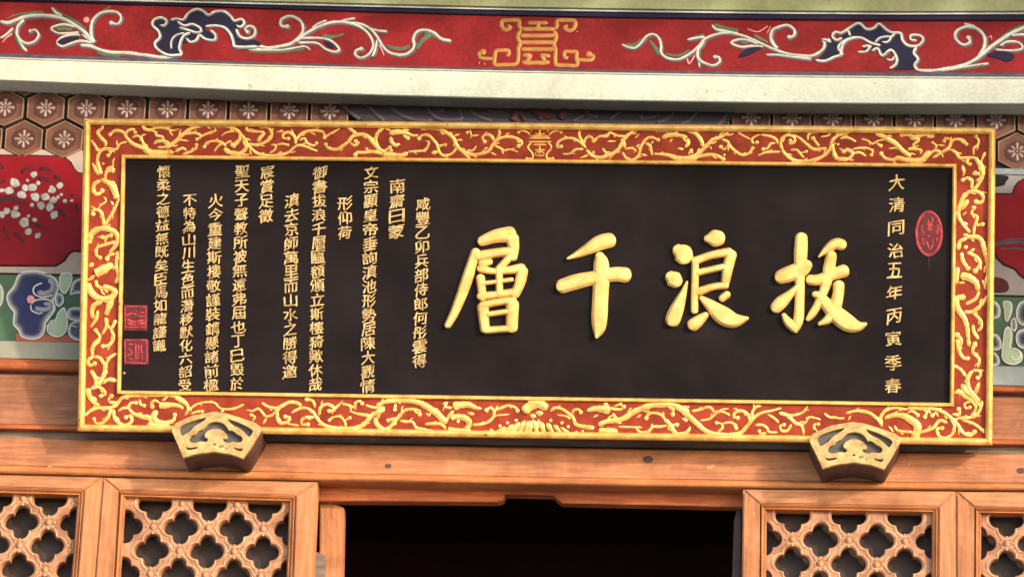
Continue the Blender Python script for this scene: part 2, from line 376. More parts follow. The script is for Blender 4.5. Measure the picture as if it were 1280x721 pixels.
# ------------------------------------------------------------------ painted beams at the top
def frame_at(name, px, py, y, **props):           # root on the vertical plane y, under pixel px, py
    dd = ray(px, py); t = (y-EYE.y)/dd.y; q = EYE + dd*t
    return Frame(name, (q.x, y, q.z), 0.0, **props)

red_top = ext9([2, 6.5, 11.5, 16.5, 20.5, 23.5, 25.5, 26.5, 26.5])
line_top = ext9([-3.5, -0.5, 3.2, 7, 10.5, 13, 15, 16, 15.5])
dark_top = ext9([-1, 2.2, 6, 9.7, 13.4, 16, 18, 19, 18.5])
red_bot = ext9([66.5, 72, 77.5, 82, 85.3, 87.6, 89.5, 90.5, 91])
ln_bot = ext9([73, 78, 82.5, 86.5, 90, 93, 95.5, 97, 98])
pale_bot = ext9([101, 107.5, 114.5, 120, 124, 127, 129.3, 130.5, 130.5])
sh = lambda row, dy: [y+dy for y in row]

FB = frame_at('painted_beam', 640, 127, -0.03, label='red painted beam with grey vine scrolls, gold emblem and pale lower edge', category='beam')
FB.add('panel', loft(FB, [(sh(red_top, -0.5), 0.032), (sh(red_bot, 0.5), 0.032)], XS9, -0.08), M['redbm'])
FB.add('dark_strip', loft(FB, [(dark_top, 0.036), (sh(dark_top, 1.0), 0.042), (sh(red_top, -1.5), 0.040), (red_top, 0.030)], XS9, 0.0), M['navy'])  # dark strip between the edge strip and the red panel
FB.add('edge_strip', loft(FB, [(line_top, 0.040), (sh(line_top, 0.8), 0.047), (sh(dark_top, -0.6), 0.047), (dark_top, 0.040)], XS9, -0.02), M['ltgrey'])
FB.add('edge_strip', loft(FB, [(red_bot, 0.030), (sh(red_bot, 1.5), 0.038), (sh(ln_bot, -2.0), 0.044), (sh(ln_bot, -0.6), 0.044)], XS9, -0.02), M['shade'])
rows = [(sh(ln_bot, -1.4), 0.046), (sh(ln_bot, -0.3), 0.050), ([a+(b-a)*0.12 for a, b in zip(ln_bot, pale_bot)], 0.054), ([a+(b-a)*0.95 for a, b in zip(ln_bot, pale_bot)], 0.054), (pale_bot, 0.050)]
FB.add('lower_edge', loft(FB, rows, XS9, -0.06), M['pale'])
FB.add('edge_line', loft(FB, [(sh(ln_bot, -0.9), 0.0475), (sh(ln_bot, 0.2), 0.0545)], XS9, 0.04), M['white'])

FO = frame_at('upper_beam', 640, 8, -0.03, label='olive green beam along the very top of the picture', category='beam')
up_top = sh(line_top, -75)
FO.add('face', loft(FO, [(up_top, 0.03), (sh(line_top, -14), 0.052), (sh(line_top, -2), 0.052), (sh(line_top, -0.2), 0.044)], XS9, -0.08), M['olive'], smooth=False)

# vines, painted in low relief: shading under, grey-white stroke, then white rims
N0 = 0.0325
V1 = """30 28 0|0 215 80 230 160 200 260 165 400 155 540 165 660 200 760 260 850 330 940 430
26 18 1|240 200 180 260 165 340 210 410 280 435 350 410 385 350 350 300 300 310
22 26 0|515 75 560 130 620 160
18 16 0|130 280 70 340 0 385
16 20 0|180 390 240 490 270 510
18 18 0|750 270 640 245 540 265 510 290 570 330 660 335 790 325
18 22 0|800 350 700 350 610 380 570 430 620 465 700 440 800 410 920 430
18 18 0|815 345 880 390 940 430
28 20 1|940 430 910 340 920 220 990 140 1080 115 1170 125 1210 180 1180 240 1110 230
26 30 0|800 455 900 460 1000 500 1120 525 1280 530 1430 550 1630 575 1780 550"""
V3 = """20 18 0|0 260 60 300 50 370 0 385
28 20 1|-160 465 0 465 100 460 200 480 340 460 440 430 520 360 550 290 530 220 470 175 400 165 330 200 330 260 390 265
26 10 0|0 490 150 500 350 500 560 465 620 500
24 20 1|480 420 560 350 660 290 780 240 880 220 1000 230 1120 270 1210 350 1250 450 1210 540 1130 580 1070 550 1080 505 1130 490
14 20 0|640 280 700 240 785 205
18 20 0|900 230 980 200 1070 185
18 18 0|520 385 640 380 780 390 870 440 910 500 860 520 770 490 680 430 500 430
20 24 0|1000 230 1120 240 1220 290 1290 370 1350 470 1420 530 1540 550 1620 520 1660 460 1650 390 1690 320 1770 300 1860 330 1930 390 2030 410
18 20 0|1220 290 1320 310 1390 315
18 18 0|1290 400 1270 500 1240 570"""
V6 = """18 22 0|140 365 190 390 270 400 330 350 390 280 460 265 510 310 530 380 530 450 590 500 700 515 800 470 890 400 970 310 1080 265 1180 250 1320 270 1450 320 1580 380 1700 430 1800 460 1920 475 2030 480 2120 440 2160 390 2160 340 2135 310
18 22 0|790 320 880 300 970 290
22 30 0|1040 170 1070 210 1150 230 1300 260
26 18 1|960 330 900 420 900 500 960 550 1060 575 1120 530 1100 490 1070 490
16 14 0|910 540 915 600
18 18 0|1550 390 1440 380 1330 390 1230 350 1310 315 1420 330 1500 360
28 20 1|1690 410 1630 320 1640 230 1710 190 1800 175 1865 230 1850 285 1810 290
14 24 0|1580 470 1700 470 1840 490 2030 510"""
V8 = """16 22 0|530 430 640 435 740 420 860 395 950 350 1060 260 1180 180 1290 130 1400 90
20 14 1|960 340 1000 270 1000 200 950 145 880 130 810 160 800 210 850 255 900 240 890 205
12 16 0|860 110 940 130
14 12 0|700 435 860 410 1030 385
12 12 0|1080 290 1200 295 1265 280 1240 240 1160 235 1110 265
14 14 0|1190 190 1280 185 1350 200"""
W2 = """18 18 0|540 545 400 550 290 490 265 430 315 375 300 310 240 250 260 195 330 175 385 210 360 255 315 250
16 18 0|420 200 480 185 550 195 600 130 680 90 750 110 800 150 870 115 960 115 1030 170 1060 210 1130 190 1160 230 1120 270 1080 250
18 16 1|1080 290 1110 360 1190 385 1260 350 1260 280 1200 260 1165 300 1190 320
16 22 0|770 265 860 255 960 275 1020 340 1050 420 1060 460 1150 470 1290 465
16 16 0|490 215 560 255 640 240 720 280 730 310 680 325 600 300 510 275
18 16 0|540 540 510 490 520 420 560 350 620 330
16 18 0|580 380 620 420 680 400 710 350 770 390 860 400 870 350 820 300
12 12 0|430 490 430 410 480 350 560 330"""
W7 = """18 18 0|870 520 960 530 1060 490 1135 460 1100 400 1130 350 1200 310 1280 290
16 14 0|935 310 985 320 1020 340 1000 300
18 16 0|1140 300 1080 320 1040 280 1070 240 1130 250 1190 220 1220 280"""
W8 = """12 12 0|20 170 60 140 130 105 180 145 230 140 270 110 320 150 360 170 420 175 430 220 470 260 540 260 575 220 550 190 490 190 490 220 530 225
12 12 0|0 330 20 250 70 215 140 205 210 240 280 260
10 10 0|240 240 280 205 350 200 330 235 290 235; 10 10 0|380 180 340 210
10 10 0|215 260 180 300 120 305; 10 10 0|150 270 200 260 190 290
12 12 0|215 300 260 280 290 330 350 290 390 340 385 390 340 420; 10 10 0|320 355 360 360 380 330
12 14 0|530 270 510 310 540 355 515 395 540 435"""
G1 = """10 40 0|60 190 160 150 300 130 440 130; 16 30 0|520 70 620 140 760 220 860 300; 40 26 0|150 350 180 430 220 500; 12 20 0|1020 110 1080 80 1110 60; 50 30 0|560 290 640 285 720 300; 30 50 0|960 520 1060 550 1200 560"""
G3 = """60 20 0|740 370 850 370 960 340; 30 30 0|0 510 200 520 400 510 560 490; 16 16 0|560 230 590 290"""
G4 = """40 40 0|260 460 400 490 500 460; 30 70 0|560 500 610 420 700 340; 50 16 0|640 330 760 370 820 410; 10 20 0|20 230 120 280"""
G6 = """20 70 0|410 320 460 390 520 470; 30 30 0|170 370 260 370 340 310; 30 30 0|560 460 700 480 820 420; 20 30 0|830 300 960 265; 40 50 0|1060 170 1150 200 1300 230; 40 30 0|1450 270 1600 350; 16 24 0|880 500 910 560; 30 30 0|1320 350 1400 350"""
G8 = """16 24 0|800 430 920 410 1000 395; 14 14 0|1000 180 1020 260; 14 20 0|1100 220 1180 160 1260 120"""
NV = [(160, 0, 8, "540 540 400 550 290 490 265 430 310 380 300 310 240 250 260 190 330 170 380 200 430 190 480 200 560 180 620 110 690 85 760 110 800 150 860 120 940 110 1000 140 1050 200 1130 190 1150 230 1100 270 1090 310 1110 370 1190 390 1270 400 1330 440 1330 465 1200 465 1060 460 1040 380 980 290 880 262 790 270 760 300 880 350 860 400 770 400 710 370 680 410 610 425 560 440 520 420 510 500"),
      (910, 10, 8, "900 515 960 450 1000 380 990 340 1040 320 1130 300 1200 210 1260 180 1300 260 1180 320 1110 380 1110 450 1040 500"),
      (1050, 10, 5.55, "20 200 60 145 130 110 180 145 230 142 280 112 320 150 370 170 425 180 440 230 480 265 530 275 510 310 540 350 517 392 530 432 350 432 380 400 385 350 350 295 300 320 250 290 200 300 150 300 190 262 240 245 190 212 120 205 60 220"),
      (910, 10, 8, "90 500 160 420 280 390 360 400 280 440 180 490"), (1050, 10, 5.55, "1000 330 1090 300 1190 310 1215 345 1170 382 1080 345"),
      (0, 0, 8, "560 430 640 375 780 365 800 385 700 420 620 450"), (310, 0, 8, "740 400 830 430 880 490 820 480")]
P1 = "24 14 0|120 340 60 380 20 430; 70 0 0|860 200"
P4 = "18 14 0|190 440 240 560; 10 12 0|1188 640 1200 620; 10 12 0|1250 650 1240 630"
P6 = "18 14 0|790 500 810 560 870 470; 14 16 0|1390 210 1500 240 1600 180; 12 14 0|1630 180 1585 260; 8 14 0|-310 245 -305 230"
P8 = "8 8 0|1025 210 1050 195 1050 225"
def vine(V, G, W, P, fills):
    bs, bg_, bv, bw, bp, bg2 = [bmesh.new() for _ in range(6)]
    for t, ox, oy, k in V:
        q = k/8
        strokes(bs, FB, t, ox, oy, k, N0, 0.05, 2.1, 9*q, 11*q, wob=0.06)
        strokes(bv, FB, t, ox, oy, k, N0+0.0006, 0.07, 1.4, wob=0.07)
        strokes(bw, FB, t, ox, oy, k, N0+0.0011, 0.12, 0.5, -3*q, -4*q, wob=0.12)
    for t, ox, oy, k in G: strokes(bg_, FB, t, ox, oy, k, N0+0.0006, 0.06)
    for t, ox, oy, k in W:
        q = k/8
        strokes(bs, FB, t, ox, oy, k, N0, 0.12, 2.6, 5*q, 6*q)
        strokes(bw, FB, t, ox, oy, k, N0+0.0026, 0.14, 1.15, wob=0.1)
        strokes(bg2, FB, t, ox, oy, k, N0+0.0024, 0.05, 2.1, 4*q, 4*q)
    for t, ox, oy, k in P: strokes(bp, FB, t, ox, oy, k, N0+0.001, 0.38)
    v = FB.add('vine_scroll', finish(bv), M['vine'], smooth=True)
    FB.add('vine_shading', finish(bs), M['shade'], v, True)
    FB.add('vine_leaf', finish(bg_), M['green'], v, True)
    FB.add('blossom', finish(bp), M['pink'], v, True)
    FB.add('white_outline', finish(bw), M['white'], v, True)
    FB.add('grey_band', finish(bg2), M['vgrey'], v, True)
    for i, (ox, oy, k, t) in enumerate(fills): FB.add('cloud_fill', solid([catmull(FB.pts(nums(t), N0, ox, oy, k), 0.004, True)], N0-0.001, N0+0.0014+0.0003*i), M['navy'], v)
A1, A2, A3, A4, A6, A7, A8 = (0, 0, 8), (160, 0, 8), (310, 0, 8), (450, 0, 8), (760, 10, 8), (910, 10, 8), (1050, 10, 5.55)
vine([(V1, *A1), (V3, *A3)], [(G1, *A1), (G3, *A3), (G4, *A4)], [(W2, *A2)], [(P1, *A1), (P4, *A4)], [f for f in NV if f[0] < 600])
vine([(V6, *A6), (V8, *A8)], [(G6, *A6), (G8, *A8)], [(W7, *A7), (W8, *A8)], [(P6, *A6), (P8, *A8)], [f for f in NV if f[0] > 600])
b = bmesh.new()
strokes(b, FB, """38 36 0|350 215 385 235 345 262 302 235 300 172 380 165 470 165 470 220 500 262
36 36 0|550 190 760 190; 36 36 0|660 185 660 250
36 38 0|960 215 925 240 980 268 1025 235 1025 172 940 165 850 170 850 220 825 260
38 38 0|495 252 830 252; 38 38 0|475 318 840 318; 38 38 0|475 386 840 386; 38 38 0|485 454 825 454
36 36 0|495 262 460 300 458 345 485 395 462 440 462 520 440 600 330 608 230 608 225 540 240 472 300 465 365 468 362 515 335 522
34 34 1|215 545 150 548 80 535 72 490 110 482
36 36 0|815 265 838 310 838 350 815 405 832 450 832 590 860 612 960 615 1050 615 1042 540 1045 482 990 478 925 482 928 540 965 535
34 34 1|1050 556 1190 562 1212 520 1170 505
38 38 0|495 582 560 592 650 588 720 592 775 578; 36 36 0|540 580 570 545 585 515 500 515; 36 36 0|725 580 715 545 695 515 785 525""", 590, 5, 8, N0, 0.16, 1.22)
FB.add('longevity_emblem', finish(b), M['goldem'], smooth=True)

# ------------------------------------------------------------------ frieze behind the plaque
FH = frame_at('hexagon_frieze', 640, 215, 0.0, label='brown painted frieze of hexagons with rosettes under the pale beam', category='frieze')
hx_top = [90]*2 + [95, 100, 104, 108, 112, 114, 116, 118, 118]
hb = lambda x: 187 + (211-187)*(x-60)/1205
FH.add('panel', loft(FH, [([y-6 for y in pale_bot], 0.0), ([hb(x) for x in XS9], 0.0)], XS9, -0.08), M['groove'])
def tile_at(cx, cy, tmpl, clip=None):
    u, v = FH.uv(cx, cy, 0.0)
    t0 = tmpl['t'].copy(); t0.parent = FH.root; t0.location = (u, v, 0.0); COL.objects.link(t0)
    for ch in tmpl['t'].children:
        c = ch.copy(); c.parent = t0; COL.objects.link(c)
HXW, HXR = 25.3*MPX, 26.2*MPX/math.cos(AL)
def hexa(s): return [(0, HXR*s*0.98), (-HXW*s, HXR*s*0.5), (-HXW*s, -HXR*s*0.5), (0, -HXR*s*0.98), (HXW*s, -HXR*s*0.5), (HXW*s, HXR*s*0.5)]
tiles = {}
th = FH.add('hexagon_tile', solid([hexa(0.975)], -0.002, 0.006, 0.0015), M['hex'])
FH.add('tile_outline', solid([hexa(0.955), hexa(0.90)], 0.005, 0.0085, 0.0008), M['hexl'], parent=th)
FH.add('tile_centre', solid([catmull(hexa(0.60), 0.02, True)], 0.005, 0.0075), M['hexd'], parent=th)
b = bmesh.new(); pw = HXW*0.115
for k in range(8):
    a = R(45*k); r1 = HXW*(0.50 if k % 2 == 0 else 0.42); ca, sa = math.cos(a), math.sin(a)
    stroke(b, [(ca*HXW*0.10, sa*HXW*0.10), (ca*r1*0.6, sa*r1*0.6), (ca*r1, sa*r1)], pw*0.9, pw*1.9, 0.5, 0.0074, 0, 0.003)
dome(b, (0, 0), HXW*0.075, 0.0076)
FH.add('rosette', finish(b), M['hexf'], parent=th, smooth=True)
tm = {'t': th}
u, v = FH.uv(57.5, 136.5); th.location = (u, v, 0)
for i in range(-2, 8):
    if i: tile_at(57.5+50.7*i, 136.5 + 0.012*50.7*i, tm)
for i in range(-2, 2): tile_at(30+50.4*i, 175 + 0.6*i, tm)
for i in range(-1, 8): tile_at(33+50.6*i, 98 + 0.6*i, tm)
for i in range(-7, 3): tile_at(1245+51*i, 151.7 + 0.55*i, tm)
for i in range(0, 3): tile_at(1271+51*i, 191 + 0.6*i, tm)
for i in range(-1, 3): tile_at(1271+51*i, 113 + 0.6*i, tm)
# carved cloud in the middle of the frieze, deep shade painted into its colours
FK = frame_at('cloud_carving', 675, 165, 0.0, label='dark carved cloud scroll in shadow above the middle of the plaque', category='carving')
def rimmed(F, name, P, n, layers, parent=None, step=0.004, closed=True):
    """stepped paint layers of one shape: (inset, material), outer first"""
    L = catmull(P, step, closed) if closed else P
    root = None
    for i, (ins, m) in enumerate(layers):
        me = solid([L], n-0.002, n+0.0012*(i+1), 0.0, off=-ins)
        if root is None: root = F.add(name, me, m, parent)
        else: F.add(['cloud_band', 'cloud_core', 'cloud_core'][min(i-1, 2)], me, m, root)
    return root
FK.add('backing', solid([catmull(FK.pts(nums("424 112 440 140 470 165 560 180 690 185 800 182 890 170 915 150 928 118 800 108 560 104"), 0.01), 0.01, True)], -0.02, 0.012), M['dkcl'])
b = bmesh.new()
strokes(b, FK, """6 6 0|424 118 432 135 450 150; 6 6 0|455 118 462 135 480 152; 6 6 0|480 118 492 138 515 150 540 152
4 4 0|505 122 516 132 528 130 532 120; 6 6 0|533 118 535 138 552 150 578 150; 5 5 1|578 150 570 132 553 130 552 138
6 6 0|585 122 592 142 615 152; 5 5 0|604 122 612 138 624 140 632 130; 6 6 0|790 122 775 140 760 150; 6 6 0|740 120 732 142 715 152; 5 5 1|742 124 730 128 728 140 745 146
6 6 0|880 128 865 148 850 156; 6 6 0|915 130 905 148 895 158; 5 5 1|800 136 806 128 822 132 820 146 802 148; 6 6 0|845 128 838 146 820 154""", 0, 0, 1, 0.012, 0.5)
FK.add('ridge_pattern', finish(b), M['dkrim'], smooth=True)
b = bmesh.new()
strokes(b, FK, "12 8 0|640 152 648 138 656 152; 14 8 0|660 128 670 140 690 148; 14 8 0|700 150 712 130 734 146; 10 8 0|672 150 690 132", 0, 0, 1, 0.012, 0.5)
FK.add('lotus_petal', finish(b), M['dkred'], smooth=True)

# cartouche board below the hexagons, left and right of the plaque
FC = frame_at('cartouche_board', 640, 345, 0.0, label='board painted with red cartouches, showing on both sides of the plaque', category='board')
ca_t = lambda x: hb(x); ca_b = lambda x: 341 + (369-341)*x/1260
xsL, xsR = [-120, 300], [960, 1400]
FC.add('border_panel', loft(FC, [([ca_t(x)+0.4 for x in xsL], 0.004), ([ca_b(x)-0.3 for x in xsL], 0.004)], xsL, -0.08), M['cream'])
FC.add('border_panel', loft(FC, [([ca_t(x)+0.4 for x in xsR], 0.004), ([ca_b(x)-0.3 for x in xsR], 0.004)], xsR, -0.08), M['creamr'])
FC.add('border_strip', loft(FC, [([ca_t(x)-0.2 for x in xsR], 0.008), ([ca_t(x)+7 for x in xsR], 0.008)], xsR, 0), M['blstrip'])
CL = "-120 194 -20 195 40 195.5 72 196.5 82 199 88 204 92 212 97 217 103 218 200 220 200 313 103 313.5 92 313 86 316 80 325 70 331.5 40 331.5 -20 331 -120 330"
CLin = [(x, y) for x, y in nums(CL)]
FC.add('cartouche_edge', solid([FC.pts(CLin, 0.005)], 0.003, 0.0062, off=0.004), M['groove'])
pl = FC.add('cartouche', solid([FC.pts(CLin, 0.006)], 0.004, 0.0085), M['redca'], label='red cartouche with white plum blossom')
b = bmesh.new()
for x, y, r_ in [(82,220,30),(50,262,26),(120,285,28),(140,245,22),(185,245,26),(190,172,19),(215,220,16),(198,298,28),(255,298,25),(295,258,25),(338,232,21),(232,346,24),(280,355,25),(300,318,22),(365,322,16),(403,320,12),(305,398,24),(180,342,15),(325,300,13),(345,285,11),(90,360,17),(85,398,28),(38,378,21),(5,395,24),(135,437,32),(160,405,11),(195,427,17),(158,494,22),(212,516,19),(10,262,14),(155,205,11),(-40,300,26),(-70,380,24),(-30,230,22)]:
    dome(b, FC.uv(x/4.5, 180+y/4.5, 0.0085), r_/4.5*MPX*0.98, 0.0086, 0.14, 9, rng.uniform(0.85, 1.2), rng.uniform(0, 3))
    if r_ > 18:
        for q in range(2):
            a = rng.uniform(0, 6.28)
            dome(b, FC.uv((x+r_*0.6*math.cos(a))/4.5, 180+(y+r_*0.6*math.sin(a))/4.5, 0.0085), r_/4.5*MPX*0.55, 0.0086, 0.14, 8)
FC.add('plum_blossom', finish(b), M['petal'], parent=pl, kind='stuff')
b = bmesh.new()
strokes(b, FC, """34 10 0|120 165 135 150 190 130; 40 14 0|220 140 260 140 300 155; 40 14 0|215 195 250 195 290 215; 34 12 0|300 180 350 205; 36 20 0|330 370 370 410
30 16 0|395 290 425 290; 30 12 0|430 340 440 390; 36 12 0|20 470 60 550; 36 12 0|80 500 140 560; 40 20 0|-20 110 30 140; 26 8 0|200 450 260 480; 60 30 0|-60 320 0 310 60 305 140 330
20 20 0|60 300 110 250 180 235; 40 20 0|-40 210 40 215; 24 10 0|110 420 220 470""", 0, 180, 4.5, 0.0086, 0.03)
FC.add('painted_foliage', finish(b), M['leafd'], parent=pl, smooth=True)
CR = "1150 241 1262 243.5 1267 243 1269 235 1273 229 1280 225 1295 222 1420 224 1420 354 1300 353 1285 350 1275 343 1270 336 1255 330 1247 322 1244 316 1150 314"
FC.add('cartouche_edge', solid([FC.pts(nums(CR), 0.005)], 0.003, 0.0062, off=0.004), M['groove'])
pr = FC.add('cartouche', solid([FC.pts(nums(CR), 0.006)], 0.004, 0.0085), M['redca'], label='red lobed cartouche with grey streak')
b = bmesh.new(); strokes(b, FC, "3 7 0|1235 309 1262 303 1290 304 1330 312; 2 3 0|1240 305 1265 299 1300 300; 2 4 0|1250 311 1275 311 1300 316", 0, 0, 1, 0.0086, 0.05)
FC.add('streak', finish(b), M['shade'], parent=pr, smooth=True)
FC.add('corner_patch', solid([catmull(FC.pts(nums("1190 219 1256 219 1262 222 1257 227 1256 233 1190 235"), 0.006), 0.005, True), ], 0.003, 0.007), M['groove'])
FC.add('corner_patch', solid([catmull(FC.pts(nums("1190 344 1250 346 1260 352 1262 362 1254 366 1190 366"), 0.006), 0.005, True), ], 0.003, 0.007), M['leafd'])

# cloud board below the cartouches
FD = frame_at('cloud_board', 640, 445, 0.0, label='green board painted with indigo and green clouds beside the plaque', category='board')
cl_b = lambda x: 425.5 + (457-425.5)*x/1250
FD.add('panel', loft(FD, [([ca_b(x) for x in XS9], 0.002), ([cl_b(x) for x in XS9], 0.002)], XS9, -0.08), M['cbg'])
FD.add('panel_edge', loft(FD, [([ca_b(x)-0.3 for x in XS9], 0.007), ([ca_b(x)+1.2 for x in XS9], 0.006)], XS9, -0.01), M['groove'])
FD.add('red_strip', loft(FD, [([cl_b(x)-9 for x in [20, 300]], 0.005), ([cl_b(x) for x in [20, 300]], 0.005)], [20, 300], 0), M['cred'])
K = (0, 320, 4.81)
def cl(t, n, layers, K=K):
    return rimmed(FD, 'cloud', FD.pts(nums(t), n, *K), n, layers)
e = MPX/4.81
BL = [(0, M['crim']), (10*e, M['cgrey']), (24*e, M['shade']), (40*e, M['cblue'])]
GR = [(0, M['crim']), (10*e, M['cpale'])]
GY = [(0, M['crim']), (9*e, M['cgrey']), (20*e, M['shade'])]
cl("-60 150 0 160 25 210 15 300 -60 330", 0.004, GR)
cl("105 115 140 90 230 85 300 110 345 140 355 195 340 240 320 275 330 330 280 390 270 460 240 495 190 505 125 490 110 445 75 415 80 360 85 340 50 300 35 250 50 215 80 185", 0.005, BL)
cl("160 255 175 235 200 240 212 262 195 280 170 285", 0.0115, [(0, M['pink'])])
cl("330 235 355 220 385 240 385 285 355 310 330 290", 0.007, GY)
cl("360 100 430 95 440 140 415 200 395 230 375 225 350 190", 0.006, GR)
cl("385 300 400 330 412 400 400 460 360 490 315 485 282 455 280 415 310 390 335 380 345 340", 0.008, GR)
cl("405 320 450 305 540 320 540 390 430 390 405 370", 0.006, BL)
cl("415 240 450 225 540 225 540 130 440 140", 0.004, GY)
cl("405 470 415 410 460 385 540 390 540 510 450 510", 0.009, GY)
cl("-90 420 -50 380 -10 400 -20 470 -80 480", 0.006, GR)
b = bmesh.new(); k1 = (0, 320, 4.81)
strokes(b, FD, """10 10 0|255 160 205 185 205 225 255 248 320 232; 10 10 0|185 290 190 325 235 345 258 335; 10 10 0|185 290 215 265 280 260 318 280 330 320 300 365 278 400
8 8 0|285 460 300 395 335 390 345 420; 8 8 0|430 420 470 425""", *k1, 0.0125, 0.3)
FD.add('curl_line', finish(b), M['crim'], smooth=True)
b = bmesh.new()
strokes(b, FD, "36 30 0|225 215 265 225 310 205 318 165 290 140; 32 24 0|210 310 245 320 295 315 300 290 260 285", *k1, 0.0108, 0.14)
FD.add('cloud_band', finish(b), M['cgrey'], smooth=True)
K2 = (1220, 340, 4.5)
cl("60 170 110 160 140 200 135 260 60 270", 0.004, BL, K2)
cl("60 350 120 345 150 400 140 440 60 440", 0.004, BL, K2)
cl("145 160 205 165 205 225 180 285 160 270 158 215", 0.005, GR, K2)
cl("225 210 250 160 340 160 340 310 250 300 225 260", 0.004, BL, K2)
cl("195 270 220 250 235 300 220 340 195 320", 0.006, GY, K2)
cl("222 350 250 320 340 320 340 440 250 430 225 400", 0.0065, BL, K2)
cl("155 330 180 300 205 330 205 380 195 430 235 430 265 460 262 500 220 525 165 515 140 480 150 400", 0.007, GR, K2)
cl("60 455 110 450 135 490 130 525 60 530", 0.006, GY, K2)
cl("270 455 320 440 360 470 350 525 280 525", 0.006, GY, K2)
b = bmesh.new(); strokes(b, FD, "9 9 1|195 430 235 435 250 470 225 495 200 480", *K2, 0.0105, 0.3); FD.add('curl_line', finish(b), M['crim'], smooth=True)
g1 = lambda x: 447 + (481-447)*x/1250
FD.add('ledge', loft(FD, [([cl_b(x)+0.3 for x in xsL], 0.014), ([g1(x) for x in xsL], 0.016)], xsL, -0.08), M['glstrip'])
FD.add('ledge', loft(FD, [([cl_b(x)+0.3 for x in xsR], 0.014), ([g1(x) for x in xsR], 0.016)], xsR, -0.08), M['blstrip'])

# ------------------------------------------------------------------ wooden boards below
FM = frame_at('orange_moulding', 640, 480, 0.0, label='rounded orange wooden moulding under the painted cloud board', category='moulding')
g2 = lambda x: 463.5 + (492-463.5)*x/1260
FM.add('roll', loft(FM, [([g1(x)+0.5 for x in XS9], 0.012), ([g1(x)+3 for x in XS9], 0.028), ([(g1(x)+g2(x))/2+1 for x in XS9], 0.034), ([g2(x)-2 for x in XS9], 0.026), ([g2(x) for x in XS9], 0.008)], XS9, -0.08), M['woodo'], smooth=True)
FM.add('groove', loft(FM, [([g2(x)+0.3 for x in XS9], 0.004), ([g2(x)+3.6 for x in XS9], 0.004)], XS9, -0.08), M['brbody'])
FW_ = frame_at('wall_board', 640, 535, 0.0, label='brown weathered wooden board behind the lower part of the plaque', category='board')
b1 = lambda x: 529 + (549-529)*x/1280
FW_.add('panel', loft(FW_, [([g2(x)+4 for x in XS9], 0.006), ([b1(x) for x in XS9], 0.006)], XS9, -0.08), M['woodd'])
FW_.add('bead', loft(FW_, [([b1(x)+0.4 for x in XS9], 0.008), ([b1(x)+2 for x in XS9], 0.014), ([b1(x)+6 for x in XS9], 0.014), ([b1(x)+7.5 for x in XS9], 0.006)], XS9, -0.08), M['woodo'])
FW_.add('groove', loft(FW_, [([b1(x)+7.6 for x in XS9], -0.012), ([b1(x)+17.5 for x in XS9], -0.012)], XS9, -0.08), M['woodg'])

FL = frame_at('lintel', 640, 606, 0.0, label='long orange brown wooden lintel carrying the brackets under the plaque', category='lintel')
lt = lin(546, 567, 1.5); lm = lin(580.5, 603, 3); lb = lin(592, 613.5, 3)
FL.add('face', loft(FL, [([lt(x) for x in XS9], 0.0), ([lt(x)+1.5 for x in XS9], 0.006), ([lm(x) for x in XS9], 0.006)], XS9, -0.09), M['wood'])
FL.add('roll', loft(FL, [([lm(x)+0.3 for x in XS9], 0.004), ([lm(x)+2.2 for x in XS9], 0.013), ([lb(x)-4.5 for x in XS9], 0.015), ([lb(x)-1.5 for x in XS9], 0.010), ([lb(x) for x in XS9], 0.0)], XS9, -0.09), M['wooda'], smooth=True)
b = bmesh.new()
for x, y, r_ in ((485, 582, 7), (810, 574, 9), (1276, 588, 8)):
    dome(b, FL.uv(x, y, 0.006), r_*MPX*0.62, 0.0058, 0.035, 14, 1.4)
FL.add('knot', finish(b), M['brbody'], smooth=True)
b = bmesh.new()
for x, y, r_, e_ in ((1136, 580, 1.5, 1.6), (1131, 574, 1.0, 1), (1118, 594, 0.9, 1), (1123, 593.5, 1.2, 1), (1129, 595, 0.8, 1), (1117, 600, 1.1, 1), (62, 583, 1.4, 0.5), (1140, 568, 0.7, 1)):
    dome(b, FL.uv(x, y, 0.006), r_*MPX, 0.0055, 0.3, 8, 1/e_)
FL.add('paint_splash', finish(b), M['white'], smooth=True)
